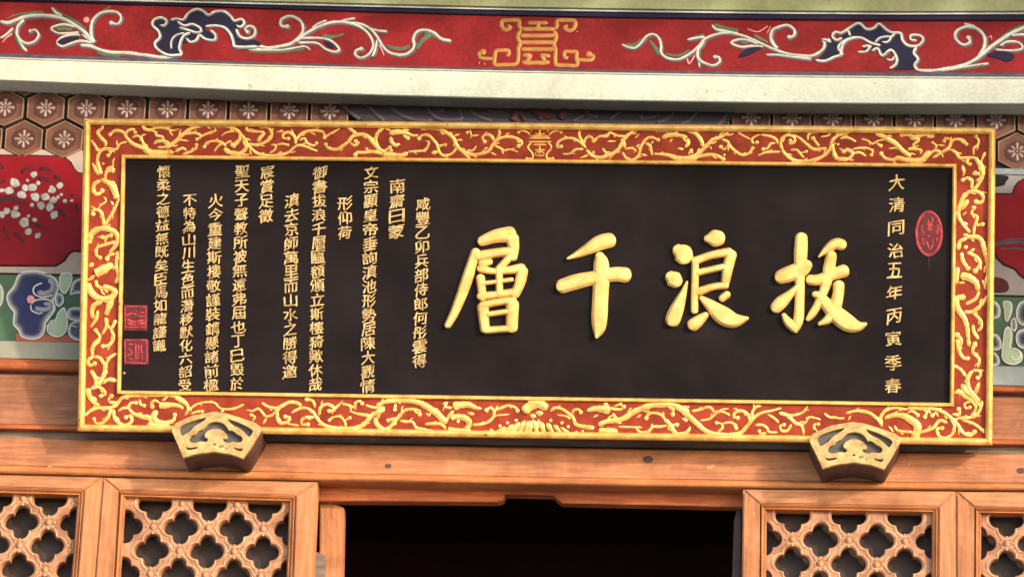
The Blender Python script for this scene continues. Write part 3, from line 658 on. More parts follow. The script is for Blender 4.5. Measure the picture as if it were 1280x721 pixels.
# ------------------------------------------------------------------ lattice doors
BOT = 900.0                                       # the leaves run on below the picture
XF = lambda xt, xb: (lambda y: xt + (xb-xt)*(y-610)/111.0)     # a stile line: x at y=610 and at y=721
def door(label, left, right, hl, hr, rail_y, mL, mR, hole0, clipl, clipr):
    """left/right: outer stile lines; hl/hr: lines of the opening; rail_y: lower edge of the top rail"""
    F = frame_at('lattice_door', (left(700)+right(700))/2, BOT, 0.0, label=label, category='door', group='carved lattice doors')
    q = lambda x, y, n=0.0: F.uv(x, y, n)
    top = lambda x: lb(x)+0.6
    # top rail mitred into the stiles
    def quad(P, m, name, n1=0.004, smooth=False, bev=0.0012):
        return F.add(name, prism([q(x, y, n1) for x, y in P], -0.045, n1, bev), m)
    a0, a1 = left(top(left(610))), right(top(right(610)))
    w = 14.0 if mL else 0; w2 = 14.0 if mR else 0
    il, ir = hl(rail_y(hl(640))), hr(rail_y(hr(640)))
    g = 0.35
    mo = 7.5                                      # moulded inner margin
    ilo, iro = il-mo, ir+mo
    ry = lambda x: rail_y(x)-8
    rl = quad([(a0+g, top(a0)+g), (a1-g, top(a1)), (iro, ry(iro)), (ilo, ry(ilo))], M['woodr'], 'top_rail', bev=0.003)
    quad([(a0+g, top(a0)+2*g), (ilo-g, ry(ilo)+g), (hl(BOT)-mo, BOT), (left(BOT)+g, BOT)], M['woodv'], 'stile', bev=0.004)
    quad([(a1-g, top(a1)+g), (right(BOT)-g, BOT), (hr(BOT)+mo, BOT), (iro+g, ry(iro)+g)], M['woodv'], 'stile', bev=0.004)
    # inner moulding: a stepped bead round the opening
    for (P, Q, m) in (((ilo, ry(ilo)), (iro, ry(iro)), M['wooda']),):
        sub = loft(F, [([ry(ilo)+0.6, ry(iro)+0.6], -0.004), ([ry(ilo)+2.0, ry(iro)+2.0], 0.0045), ([ry(ilo)+3.8, ry(iro)+3.8], 0.0), ([ry(ilo)+5.0, ry(iro)+5.0], -0.004), ([ry(ilo)+6.4, ry(iro)+6.4], -0.003), ([ry(ilo)+8.0, ry(iro)+8.0], -0.014)], [ilo+1, iro-1], -0.045)
        F.add('moulding', sub, m)
    for ln, sgn in ((hl, -1), (hr, 1)):
        bm = bmesh.new(); y0 = rail_y(ln(640))-7.0; G = []
        for off, n in ((mo-0.5, -0.004), (mo-2.2, 0.0045), (mo-3.8, 0.0), (mo-5, -0.004), (mo-6.3, -0.003), (mo-8.2, -0.014), (mo-8.2, -0.045), (mo-0.5, -0.045)):
            G.append([bm.verts.new((*q(ln(y)+sgn*off, y + (0 if yy else (mo-off)), n), n)) for yy, y in ((0, y0), (1, BOT))])
        G.append(G[0])
        for r0, r1 in zip(G, G[1:]): bm.faces.new((r0[0], r0[1], r1[1], r1[0]))
        F.add('moulding', finish(bm), M['woodv'])
    # carved lattice: diamond cells, each pierced by a four-lobed opening
    n = -0.020
    hx, hy = hole0; PX, PY = 69.6, 28.9
    lo, hi = il-14, ir+14
    outer = [q(lo, rail_y(lo)-6, n), q(hi, rail_y(hi)-6, n), q(hr(BOT)+14, BOT-2, n), q(hl(BOT)-14, BOT-2, n)]
    loops = [outer]; bosses = []
    Ru, Rv = 21.5*MPX, 20.5*MPX/math.cos(AL)
    HX, HY = PX/2*MPX, PY*MPX/math.cos(AL)
    U0_, U1_, V1_, V0_ = min(outer[0][0], outer[3][0]), max(outer[1][0], outer[2][0]), outer[0][1], outer[2][1]
    cu_ = lambda p: (min(max(p[0], U0_), U1_), min(max(p[1], V0_), V1_))
    bm = bmesh.new(); NS = 40
    u00, v00 = q(hx, hy, n); sk = -1.1*MPX if hx < 600 else -0.1*MPX
    skew = 0.0
    for j in range(-3, 11):
        for i in range(-5, 7):
            u, v = u00 + (i + 0.5*(j % 2))*PX*MPX, v00 - j*HY
            if u < U0_-HX or u > U1_+HX or v > V1_+HY or v < V0_-HY: continue
            bosses.append((u + HX, v))
            poly, dia = [], []
            for k in range(NS):
                th_ = 2*math.pi*k/NS; ph = (th_ + math.pi/4) % (math.pi/2) - math.pi/4
                c, ro = 0.52, 0.48
                rr = c*math.cos(ph) + math.sqrt(max(ro*ro - (c*math.sin(ph))**2, 0))
                ca, sa = math.cos(th_), math.sin(th_)
                poly.append((u + Ru*rr*ca, v + Rv*rr*sa))
                ca, sa = Ru*rr*ca, Rv*rr*sa
                t = 1.0/(abs(ca)/HX + abs(sa)/HY); dia.append((u + ca*t, v + sa*t))
            if min(p[0] for p in poly) > U0_ and max(p[0] for p in poly) < U1_ and max(p[1] for p in poly) < V1_+0.02: loops.append(poly)
            cx, cy = u, v
            R_ = []
            for P_, z in ((dia, n), ([(cx+(a_-cx)*1.05, cy+(b_-cy)*1.05) for a_, b_ in poly], n), (poly, n-0.003), (poly, n-0.026), (dia, n-0.026)):
                R_.append([bm.verts.new((*cu_(p), z)) for p in P_])
            for r0, r1 in zip(R_, R_[1:]):
                for k in range(NS): bm.faces.new((r0[k], r0[(k+1) % NS], r1[(k+1) % NS], r1[k]))
    bmesh.ops.dissolve_degenerate(bm, dist=1e-5, edges=bm.edges)
    lat = F.add('lattice', finish(bm), M['woodl'])
    bmr = bmesh.new()
    for lp in loops[1:]:                           # raised lip round each opening
        cx = sum(p[0] for p in lp)/len(lp); cy = sum(p[1] for p in lp)/len(lp)
        big = [(cx+(a-cx)*1.16, cy+(c_-cy)*1.16) for a, c_ in lp]
        if len(lp) >= 34: stroke(bmr, big + [big[0], big[1]], 0.0058, 0.0058, 0.9, n-0.0005, step=0.004)
    F.add('carved_lip', finish(bmr), M['boss'], parent=lat, smooth=True)
    ua, ub, va, vb = q(il, 700, n)[0], q(ir, 700, n)[0], q(640, rail_y(il)+3, n)[1], q(640, 770, n)[1]
    for u, v in bosses:
        if ua+0.006 < u < ub-0.006 and vb < v < va:
            bm = bmesh.new(); dome(bm, (0, 0), 0.0088, 0, 0.75, 12)
            for k in range(8): dome(bm, (0.0165*math.cos(k*0.785), 0.0165*math.sin(k*0.785)), 0.0042, 0, 0.6, 6)
            o = F.add('boss', finish(bm), M['boss'], parent=lat, smooth=True); o.location = (u, v, n)
    bm = bmesh.new(); bx(bm, outer[3][0]-0.02, outer[3][1], -0.075, outer[1][0]+0.02, outer[0][1], -0.070)
    F.add('pane', finish(bm), M['pane'])
    return F

rlL = lambda x: 616.5 + 0.029*x; rlR = lambda x: 637.2 + 0.016*(x-958)
sL = XF(127.5, 118.5); sLl = XF(-150, -170)
door('pale lattice door at the far left edge, left of the wide seamed post', sLl, sL, XF(-120, -140), XF(98, 89.5), rlL, 0, 1, (26.3, 651.8), None, None)
door('lattice door between the left seamed post and the dark doorway', sL, XF(396.8, 391.5), XF(157, 150.2), XF(362.5, 358.5), rlL, 1, 1, (225.6, 658.5), None, None)
door('lattice door just right of the dark doorway under the right bracket', XF(928.5, 927), XF(1195, 1195.2), XF(958, 957), XF(1165.5, 1165), rlR, 1, 1, (1025.5, 674), None, None)
door('lattice door cut off by the right edge of the picture', XF(1195, 1195.2), XF(1470, 1474), XF(1226, 1225.5), XF(1440, 1444), rlR, 1, 0, (1258.5, 708.5), None, None)

# head of the doorway and the two leaves standing open
FHd = frame_at('doorway_header', 660, 625, 0.055, label='shaded orange wooden head of the doorway with a notched lower edge', category='header')
hp = "396 596 396 625.5 480 625.5 622 626.5 629 624 631.5 617 660 617.5 692 618.5 697 624 703 628 800 630 930 633 930 600"
FHd.add('board', prism(FHd.pts(nums(hp)), -0.04, 0.0, 0.002), M['woodo'])
FA = frame_at('door_leaf', 415, 900, 0.085, label='door leaf standing open at the left side of the dark doorway', category='door')
FA.add('stile', prism(FA.pts(nums("399.5 621 430 634 424 900 391 900 399 690")), -0.05, 0.0, 0.003), M['woodv'])
FA.add('latch_rail', prism(FA.pts(nums("391 688 399 690 406 694 405 900 384 900"), 0.02), 0.003, 0.022, 0.002), M['woodg'])
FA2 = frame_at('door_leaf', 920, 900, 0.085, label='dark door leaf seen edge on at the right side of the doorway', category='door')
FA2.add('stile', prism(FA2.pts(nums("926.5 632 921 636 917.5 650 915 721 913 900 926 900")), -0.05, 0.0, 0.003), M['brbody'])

# ------------------------------------------------------------------ the name plaque
TILT = R(17.393)
_d = ray(668, 547); _t = (-0.080-EYE.y)/_d.y; _q = EYE + _d*_t
FP = Frame('name_plaque', tuple(_q), TILT, label='long black plaque with four large gold characters in a red and gold carved frame', category='plaque')
def rect(F, a, n=0.0):                            # lower left, lower right, upper right, upper left as a true rectangle
    P = [F.uv(x, y, n) for x, y in a]
    u0 = (P[0][0]+P[3][0])/2; u1 = (P[1][0]+P[2][0])/2; v0 = (P[0][1]+P[1][1])/2; v1 = (P[2][1]+P[3][1])/2
    return [(u0, v0), (u1, v0), (u1, v1), (u0, v1)]
RO_ = rect(FP, [(97, 540), (1240, 555), (1245, 160), (105, 148)], 0.010)
RI_ = rect(FP, [(146, 492.5), (1191, 508.5), (1197, 204), (151.8, 194.5)], 0.006)
RF_ = rect(FP, [(152.3, 487), (1184.8, 502.6), (1189.5, 210.5), (156.3, 199.5)], 0.0)
(u0, v0), (u1, v1) = RO_[0], RO_[2]
bm = bmesh.new(); bx(bm, u0+0.006, v0+0.006, -0.045, u1-0.006, v1-0.006, 0.0); FP.add('board', finish(bm), M['black'])
NF = 0.006
(a0, c0), (a1, c1) = RI_[0], RI_[2]; g_ = 0.004
FP.add('frame_ground', solid([[(u0+.007, v0+.007), (u1-.007, v0+.007), (u1-.007, v1-.007), (u0+.007, v1-.007)], [(a0+g_, c0+g_), (a1-g_, c0+g_), (a1-g_, c1-g_), (a0+g_, c1-g_)]], 0.0005, NF), M['redfr'])
w = 8.6*MPX
FP.add('outer_moulding', ring(RO_, [(0, -0.04), (0, 0.012), (0.003, 0.018), (0.008, 0.021), (w*0.55, 0.0215), (w*0.85, 0.017), (w, 0.010), (w, 0.001)]), M['gold'])
w = RF_[0][0]-RI_[0][0]
FP.add('inner_moulding', ring(RI_, [(0, 0.001), (0, 0.010), (w*0.25, 0.0145), (w*0.6, 0.0145), (w*0.9, 0.011), (w, 0.004), (w, -0.001)]), M['gold'])

SC = {}
SC['t'] = [(100, 140, 6.4, """20 26 0|180 95 178 130 140 165 165 205 205 250 195 285
14 24 0|85 222 120 270 145 320
24 16 0|135 420 145 350 175 305 230 295 290 300 320 255 375 240
20 18 1|215 300 245 320 225 350
24 34 0|140 390 148 440 165 505
16 32 0|100 410 130 470 160 505
18 18 1|205 505 220 455 262 440 262 475; 12 14 0|280 365 262 400 270 435; 24 0 0|185 415
20 50 0|350 170 380 215 430 260 500 285 560 318 640 330 740 325
22 18 1|375 195 340 160 280 150 240 182; 22 18 1|360 190 385 150 430 140 440 165
18 20 0|415 210 460 190 490 215 510 260 550 300; 14 14 0|500 215 495 190 530 180
46 30 0|510 290 570 330 640 340 700 332 750 322; 26 18 0|590 260 620 235 680 235 710 260 670 285 620 280
22 20 0|600 160 615 190 660 200 670 235; 26 14 0|505 100 510 130 560 145 620 125 680 130 740 150 795 135
20 20 0|560 105 620 115 690 125 750 100; 30 26 0|690 290 760 240 830 175 920 120 1000 105 1100 110 1180 115 1240 140 1285 175
14 12 0|740 245 800 225 870 235; 18 18 1|840 180 920 170 970 195 935 220; 18 18 0|970 195 1030 170 1085 150 1080 125
24 18 0|760 320 820 290 850 310; 18 18 1|820 340 880 320 930 290 930 265; 10 14 0|1130 195 1170 165 1225 155
20 18 1|1170 275 1120 240 1060 235 1010 250 995 280; 22 10 0|1140 245 1100 280 1075 320; 34 34 0|1150 290 1200 325 1280 340
24 20 1|1285 175 1270 235 1230 275; 14 14 0|1160 260 1200 235 1220 240"""),
(290, 140, 6.4, """26 14 0|40 150 100 215 130 270 200 330 280 350 380 345 450 325 510 275 560 270 620 290 685 315
34 24 0|0 325 60 335 110 295 120 240; 20 20 2|0 265 40 240 100 190
22 20 0|130 255 200 265 270 240 315 200 310 150 270 120 220 130; 22 20 0|115 100 120 145 170 155 230 160 260 165
16 34 0|265 170 230 200 205 240; 16 14 0|300 330 345 300 345 265 310 265; 14 14 1|345 270 400 255 445 265
22 18 1|510 260 500 200 460 165 410 175 410 210 450 215; 10 22 0|350 160 380 158 410 150
24 18 1|510 230 540 190 600 155 680 150 730 165 740 205; 22 10 0|740 200 800 170 865 130; 12 12 0|620 160 670 185
16 16 1|540 230 580 210 600 250 660 270 675 250; 14 14 0|520 260 590 270
22 18 1|930 240 890 270 840 300 770 290 750 262; 24 34 0|930 250 960 200 1030 180 1090 200 1130 250 1180 300 1230 330
18 18 1|945 245 980 270 1015 245 990 235; 26 18 0|910 105 950 140 1000 180; 22 20 0|1180 300 1150 230 1170 160 1220 125; 16 16 0|1220 125 1270 150
22 24 2|985 345 1000 325 1060 325 1140 320 1230 345; 24 0 0|1075 295; 40 44 0|1200 345 1280 345; 20 18 1|1250 280 1270 310; 26 26 0|1265 200 1280 250"""),
(480, 140, 6.4, """44 30 0|0 350 60 345 140 350 190 325; 44 14 0|40 175 100 160 170 165 230 190 275 185; 26 22 0|60 200 55 235 95 270 120 250
20 18 1|0 340 10 310 45 285; 20 20 1|150 185 190 212; 16 16 0|130 160 160 145 205 145
18 16 0|190 320 250 315 320 310 345 290 360 240 330 235; 16 12 0|325 310 330 325
20 18 2|280 215 300 190 350 185 385 215 425 265 440 320 480 350 540 335 580 290 600 260
26 20 1|290 135 380 130 460 145 520 180 560 220 580 270 620 310 690 340 780 335 840 310 880 250 930 210 1010 200 1080 220 1105 255 1075 275
12 12 0|460 180 500 175; 12 16 0|555 195 605 178; 10 14 0|580 225 630 225; 22 10 0|610 300 660 350 690 375; 26 8 0|660 310 710 310 740 270
16 14 2|665 165 690 152 700 190 760 185; 12 12 0|700 185 690 215; 18 20 2|805 240 785 205 820 180 860 195 880 235
16 22 0|910 130 925 170 905 215; 18 10 0|880 270 930 290 960 310 1010 300 1070 320; 22 16 0|800 300 830 285; 16 8 0|850 325 900 345; 30 22 0|380 330 430 320; 14 16 1|440 270 490 265"""),
(670, 140, 6.4, """20 18 1|400 290 350 240 280 210 210 220 170 250 170 285 200 278; 18 20 0|350 150 345 190 380 250; 12 20 0|210 335 270 335 320 300 380 300
18 18 1|380 260 400 210 440 200 460 235; 24 24 0|400 300 450 350 520 365 590 345 650 310 690 250 720 200 790 150 860 130; 18 8 0|650 310 610 350 580 385
8 22 0|350 370 420 345; 26 8 0|530 290 560 325 600 320; 18 16 2|470 225 510 195 570 195 590 165 650 190 720 195; 12 12 0|570 235 640 235
20 18 1|690 320 720 370 770 385 820 350 840 280 880 220 920 200 975 225; 20 20 0|700 230 710 290; 16 14 0|710 300 760 290 800 310 780 330
16 8 0|800 280 830 260; 16 8 0|790 210 830 175; 22 18 0|870 250 910 270 920 310 930 350; 14 14 0|920 260 940 230; 26 8 0|840 340 890 350
14 46 0|940 335 1020 340 1070 350 1130 370 1220 375 1290 370; 36 26 0|1010 210 1060 185 1130 185 1210 205; 14 14 0|1070 245 1090 215; 24 20 0|1210 210 1220 250 1190 285; 20 18 0|1130 290 1180 300; 20 18 1|1220 340 1240 310; 10 10 0|960 165 990 150; 14 18 0|860 140 1000 152 1160 142 1270 170; 24 24 0|450 320 470 330"""),
(860, 140, 6.4, """34 14 0|0 370 60 350 110 310 160 260 200 220 260 205 310 170 345 140; 20 28 0|0 155 60 175 100 220 120 280; 26 22 1|0 390 80 360 150 345 220 345 280 378; 22 0 0|290 345; 12 12 0|190 325 195 345
20 20 0|20 310 40 335; 10 14 0|170 270 190 300; 10 12 0|230 190 200 230; 20 18 1|270 220 320 240 320 280 280 300 262 280; 20 18 1|320 250 360 300 430 345 490 330 515 290
14 12 2|410 172 450 195 500 220; 16 18 1|580 180 540 195 510 220 520 250 550 245; 18 16 0|580 185 640 190 700 215 720 260; 18 16 2|600 300 640 290 660 255 700 250; 14 20 0|560 350 620 325 680 320 740 320
22 18 1|760 310 740 260 755 210 800 185 850 205 850 245 810 255 818 232; 26 22 0|750 300 790 350 860 390 950 395 1040 375 1100 340 1140 290 1150 240 1190 195 1285 165
16 24 0|840 180 900 215 950 260 1010 300 1110 290; 18 16 0|960 230 960 190 990 165 1040 170; 18 20 1|1050 280 1020 240 1000 212; 12 12 0|1060 200 1120 190 1145 160
18 16 0|820 305 870 305 900 340 930 370; 12 16 1|900 330 945 318; 22 28 0|1150 250 1170 340 1200 375 1285 380; 24 0 0|1200 260; 18 18 1|1210 290 1250 320; 12 12 0|1225 205 1280 190"""),
(1050, 140, 6.4, """20 24 0|0 190 60 165 150 155 270 155; 26 20 1|0 370 70 375 100 330 60 300 25 318; 16 18 1|100 300 150 290 220 290 265 320 250 345; 24 12 0|110 330 160 325 210 355
18 12 0|0 215 60 205 130 240; 16 14 0|170 215 220 230 260 255 310 230 370 220; 14 18 1|290 250 325 272; 30 36 0|280 165 370 210 440 250 500 310 570 360
10 16 0|385 295 470 290 520 310; 20 48 2|330 335 360 370 430 385 460 370 540 385 640 390 690 350 720 310; 24 18 0|540 300 590 295 650 310 640 340
26 20 0|475 195 540 180 600 200 680 180 760 180; 14 14 0|690 205 760 195; 22 20 0|560 215 640 215; 20 20 0|640 225 590 260 590 295; 24 20 0|720 340 760 310 800 330 740 370
16 14 2|740 250 770 270 760 310; 12 12 0|780 265 840 270; 24 18 1|800 330 870 290 890 240 920 220 980 225 1010 260; 16 18 1|880 220 840 210 832 235
24 20 0|890 300 930 330 960 370 1040 365 1090 370; 20 18 2|1085 195 1110 230 1100 270 1070 290 1070 350; 20 18 1|1040 370 1010 400 1040 420; 24 36 0|1080 360 1120 430 1140 515; 22 12 0|1165 320 1140 370 1130 410; 16 14 0|980 425 980 460 1000 500; 20 18 0|1060 505 1090 470"""),]
SC['b'] = [(90, 480, 6.4, """36 26 0|125 30 140 100 180 150 220 175; 24 20 1|160 40 200 20 250 45 265 80 230 95
24 26 0|100 255 160 205 220 190 300 190 350 170 400 110 480 90 560 90 700 85 820 95 900 140 930 200 900 250; 26 22 0|290 140 330 150 370 150; 18 20 1|285 135 300 110 315 95
26 20 1|310 200 290 260 240 310 190 310 175 280; 26 20 1|330 200 340 270 390 320 440 325 480 290 470 250 430 265; 18 18 1|370 215 410 190 440 190 470 150 510 150; 24 38 0|450 190 490 235 560 260 620 270 640 310
18 20 1|540 120 545 160 575 172; 20 22 1|700 150 660 130 630 160 640 180; 50 20 0|690 170 740 170 800 165 860 175 890 200; 22 18 0|720 130 760 110
50 20 1|680 210 650 260 680 300 750 310 810 290 822 245; 38 34 0|600 320 680 330 780 320; 16 16 0|940 200 1000 160 1070 145 1140 150 1180 190 1240 200 1285 200; 16 18 1|950 240 1000 220 1040 220; 26 0 0|1200 215; 34 26 0|820 100 880 140 930 170"""),
(280, 480, 6.4, """14 20 0|0 205 60 200 110 185 160 160; 16 18 0|180 205 230 215 270 195 300 220 330 260; 18 20 0|330 260 380 250 420 215 450 195; 18 14 0|340 270 310 320
18 18 1|225 300 245 260 215 248; 18 28 0|300 145 350 180 420 190 470 170 520 145 580 150 620 175; 26 20 1|430 220 425 270 450 310 510 300 525 265 490 260
20 34 0|540 230 590 200 650 190 710 220 740 270 790 320 870 350 960 355 1060 350 1130 310 1180 250 1285 200; 22 22 2|662 122 710 135 730 190; 20 22 0|620 330 620 290 650 265 720 265; 18 20 1|620 325 670 322; 12 16 0|530 320 600 330
24 20 1|760 250 770 190 820 160 870 180 880 210 840 215; 20 20 0|880 205 930 160 1000 170 1040 190; 16 16 2|842 288 870 265 930 260 970 310 980 345; 14 18 1|965 290 1005 270
20 20 1|1050 210 1050 150 1090 135 1102 155; 14 24 0|1000 210 1060 235 1160 250; 16 24 0|1130 165 1190 185 1285 190; 28 30 0|1210 260 1220 320 1285 370; 12 12 0|1190 290 1240 320; 14 14 0|750 320 800 330"""),
(470, 480, 6.4, """30 46 0|0 180 60 145 140 130 260 130 350 150 420 190 480 230 530 280 570 310; 26 20 1|0 300 40 350 90 360 140 310 190 250 230 210 290 200 350 215 348 242; 26 22 0|10 280 30 220 60 200; 16 18 1|155 155 150 205
20 22 2|95 290 130 280 180 275; 20 20 1|190 290 240 300 290 300 320 345 380 360 440 375; 24 22 0|400 230 420 250 440 225; 20 24 0|390 320 450 315 520 320 560 360
66 18 0|610 180 680 165 740 165 800 190 845 195; 30 20 0|730 230 785 240; 20 20 0|530 160 570 145 550 180 610 190; 16 14 0|480 200 530 250; 28 24 0|620 210 580 260 560 300
44 36 0|590 270 640 260 710 270 745 310 720 370; 22 20 0|640 300 670 295; 44 40 0|570 360 680 380 760 370; 20 20 1|770 325 840 320 900 300 940 260 950 210 1000 190 1060 170 1120 190 1130 212
18 20 1|940 215 920 185 882 208; 12 10 0|960 250 1070 240; 20 20 0|850 380 960 380; 26 30 0|950 395 1040 345; 28 32 0|1020 395 1100 325; 30 34 0|1085 395 1145 305; 32 36 0|1145 395 1180 295; 32 36 0|1200 395 1215 290; 16 16 0|1170 340 1190 285
30 0 0|990 335; 30 0 0|1050 310; 30 0 0|1120 290; 26 0 0|920 365; 64 60 0|1180 230 1225 180 1290 160; 40 30 0|1230 250 1280 260"""),
(660, 480, 6.4, """64 54 0|0 170 50 150 110 165 150 205; 46 30 0|60 230 120 235; 32 36 0|15 395 15 290; 32 36 0|70 395 55 290; 30 36 0|130 395 100 300; 30 32 0|200 395 150 310; 26 28 0|265 395 205 325; 24 26 0|330 395 260 345; 16 16 0|40 330 40 280; 16 16 0|95 340 80 280; 30 0 0|270 310; 30 0 0|320 340; 30 0 0|180 290; 26 0 0|385 385; 22 0 0|435 375
20 32 0|180 220 210 190 260 195 310 225 360 270 380 320 450 340 530 350; 18 20 1|350 240 370 205 410 205 420 225; 12 14 0|230 245 300 255 340 280; 18 70 0|470 215 530 195 590 200 660 205; 16 16 0|520 265 560 245; 34 26 0|600 160 640 160
20 20 1|650 190 700 200 750 200 765 182; 14 18 1|690 175 738 160; 24 22 0|680 230 700 270 740 290; 34 44 0|560 330 620 300 700 290 770 270 850 220 950 180 1020 165 1150 165 1210 190 1290 230; 52 46 0|560 370 640 380 720 380
16 14 0|720 340 910 345; 22 18 0|860 350 900 385 960 380 1000 340 1050 340 1110 330; 20 20 1|1110 310 1070 250 1010 230 960 240 945 272; 26 32 0|1100 280 1130 320 1160 370 1190 400; 16 20 1|1140 330 1190 325; 28 28 0|1180 400 1260 395; 24 22 1|1130 180 1160 200 1155 242; 26 20 0|870 265 905 245"""),
(850, 480, 6.4, """42 16 0|0 190 60 250 130 310 200 370 280 400 380 405 480 390 540 330 590 270 650 230 740 210 810 190; 28 22 0|0 400 60 380 80 340; 20 18 0|90 215 160 205 210 185 250 190 270 230; 18 12 0|160 290 230 280 270 250 330 205 390 195; 16 16 0|270 220 340 220 400 250
24 20 1|560 310 545 250 500 215 440 225 430 265 460 270; 16 18 1|300 380 340 350 330 315 290 310; 16 18 1|340 315 400 305 450 330 450 352; 22 18 0|570 290 580 220 610 180 650 175; 20 18 0|600 330 660 325 690 350; 18 18 1|690 390 640 395 632 375; 18 14 0|690 330 710 380 780 385
14 20 0|700 240 750 270 790 310; 26 20 0|790 230 860 250 920 310 970 330 990 405; 20 18 1|890 320 860 370 810 370 800 335 830 325; 18 16 0|840 250 930 245 990 220 1020 175; 16 16 0|970 330 1010 300 1030 265 1080 270 1125 285; 16 18 1|1100 380 1070 350 1080 320 1105 320; 20 10 0|1150 230 1200 265 1285 270; 26 22 0|15 270 60 295"""),
(1040, 480, 6.4, """14 16 0|0 255 60 275 100 270; 20 26 0|110 235 190 215 280 225 340 260 380 300 400 340; 14 14 0|150 250 130 290; 22 20 0|400 320 390 260 430 210 500 190 580 200 610 200; 24 62 0|420 275 480 250 560 250 620 280 680 330 670 400 640 430
20 20 0|500 330 520 370 590 380 640 380; 14 14 0|450 335 490 380; 18 20 1|600 230 640 215 685 248; 18 20 1|790 230 770 210 742 262; 16 20 1|850 260 830 230 802 252; 26 22 1|600 190 700 195 800 195 880 220 950 270 1000 320 1050 390 1110 410 1138 382
22 20 1|950 280 980 340 960 400 900 430 850 410 840 360 880 352; 22 22 0|690 390 740 375 810 350 860 290 920 310; 20 22 1|960 240 1020 240 1012 200; 24 22 0|1000 270 1080 270 1150 250 1190 190 1200 130; 30 30 0|1110 260 1150 230; 20 18 1|1130 240 1150 180 1110 140 1060 160 1070 195 1100 185
20 18 0|1040 290 1120 310 1180 350 1220 390; 20 24 0|980 70 1030 70 1080 110 1140 150; 36 30 0|1040 0 1070 60 1130 110 1170 170; 24 20 0|1170 0 1150 80; 22 20 0|670 400 702 405""")]
SC['l'] = [(95, 190, 5.54, """24 40 0|170 190 230 220 270 280 285 330; 18 18 1|200 200 210 140 255 125; 24 20 1|170 200 130 220 120 270 150 295 180 270; 34 20 0|240 205 270 250 285 300
16 14 0|240 340 260 370; 18 20 0|300 320 270 390 230 460 190 520; 14 12 0|190 310 210 340 170 370 155 395; 20 18 1|190 510 185 450 160 405 115 405 118 430
40 22 0|90 640 100 580 140 540 200 530 260 550 290 590 280 640 230 700; 14 14 0|120 530 140 560; 12 12 0|240 500 210 520; 16 18 1|150 590 182 592; 18 18 1|200 630 210 590 240 580; 16 20 0|130 700 150 660 210 640 270 620"""),
(95, 310, 5.54, """28 22 0|90 130 120 105; 20 18 1|140 0 140 50 165 68; 22 20 1|270 40 230 50 215 75; 24 24 0|290 20 280 120 292 200 270 245; 62 40 0|130 180 190 150 255 110; 14 14 0|100 200 140 190; 14 14 0|75 225 125 205
26 16 0|140 220 145 260 200 290 220 310; 40 38 0|85 240 100 300 160 350 230 350 270 310 240 280 180 270; 50 24 0|250 330 230 400 205 470; 28 22 0|180 370 120 400 110 450 120 490; 24 14 0|150 430 140 490 100 550
26 12 0|205 480 210 540 180 600; 18 18 1|210 520 240 560 270 512; 20 18 1|240 560 260 620 230 670 185 680; 18 18 2|135 570 165 620 120 670 110 725"""),
(90, 420, 5.54, """20 20 0|195 30 140 80 145 140; 20 18 1|150 140 110 170 125 205 155 190; 20 24 0|150 145 190 150 225 200; 18 30 0|310 120 260 150 230 210 220 270 180 340; 24 20 0|130 235 160 290 165 340 150 370; 20 24 0|215 330 250 300 310 310; 22 18 0|240 235 230 270""")]
SC['r'] = [(1180, 190, 5.54, """26 24 0|240 60 270 140 240 220 200 270; 14 14 0|125 90 140 130 130 170; 22 18 1|190 260 190 200 160 180 130 195; 24 20 0|200 155 240 150 262 175; 24 20 1|130 330 170 280 230 275 270 310 260 350 220 345
28 20 0|150 280 110 370 100 440 130 500 180 560; 28 20 0|165 330 140 370 110 400; 14 14 0|155 415 130 440; 18 18 2|205 388 190 430 230 450 210 520 205 580; 16 18 1|220 510 265 502; 24 34 0|130 570 180 590 230 590 260 620 290 705; 24 20 0|100 680 110 620 160 600; 30 0 0|150 660; 20 18 0|180 695 212 668"""),
(1180, 310, 5.54, """34 30 0|275 0 300 80 310 160 290 260; 24 22 1|160 30 220 60 250 110 215 160; 24 20 1|120 30 130 90 165 142; 26 22 0|95 130 85 250; 52 24 0|110 200 160 200 220 240 235 300; 14 14 0|100 240 145 240; 20 20 0|240 300 220 350 150 390
46 20 0|150 340 90 350 90 410 140 490 160 560 170 680; 24 22 0|140 440 200 440 260 390 300 330; 20 16 0|200 450 250 500 258 550 230 575; 20 18 0|200 530 205 580 240 630; 16 14 0|265 220 290 290; 22 20 2|90 602 120 640 100 700; 18 18 2|212 662 190 715"""),
(1175, 420, 5.54, """20 18 2|240 62 225 110 270 160 260 220; 12 12 0|282 150 265 185; 22 18 1|120 20 130 100 160 150 190 155; 20 16 0|200 30 205 72; 20 22 0|90 200 140 230 180 280; 22 32 0|220 240 190 300 200 370 240 420 275 460; 20 18 1|220 240 270 240 280 270 260 290; 18 20 0|100 400 130 375 170 420 240 450; 28 22 0|150 330 180 400; 20 18 0|270 320 240 400""")]
for part in SC.values():
    b = bmesh.new()
    for ox, oy, k, t in part:
        strokes(b, FP, t, ox, oy, k, NF, 0.62, 1.14, mid=1.15, wob=0.09)
        spurs(b, FP, t, ox, oy, k, NF)
    o = FP.add('scroll_carving', finish(b), M['gold'], smooth=True); o.data.set_sharp_from_angle(angle=R(38))
b = bmesh.new()
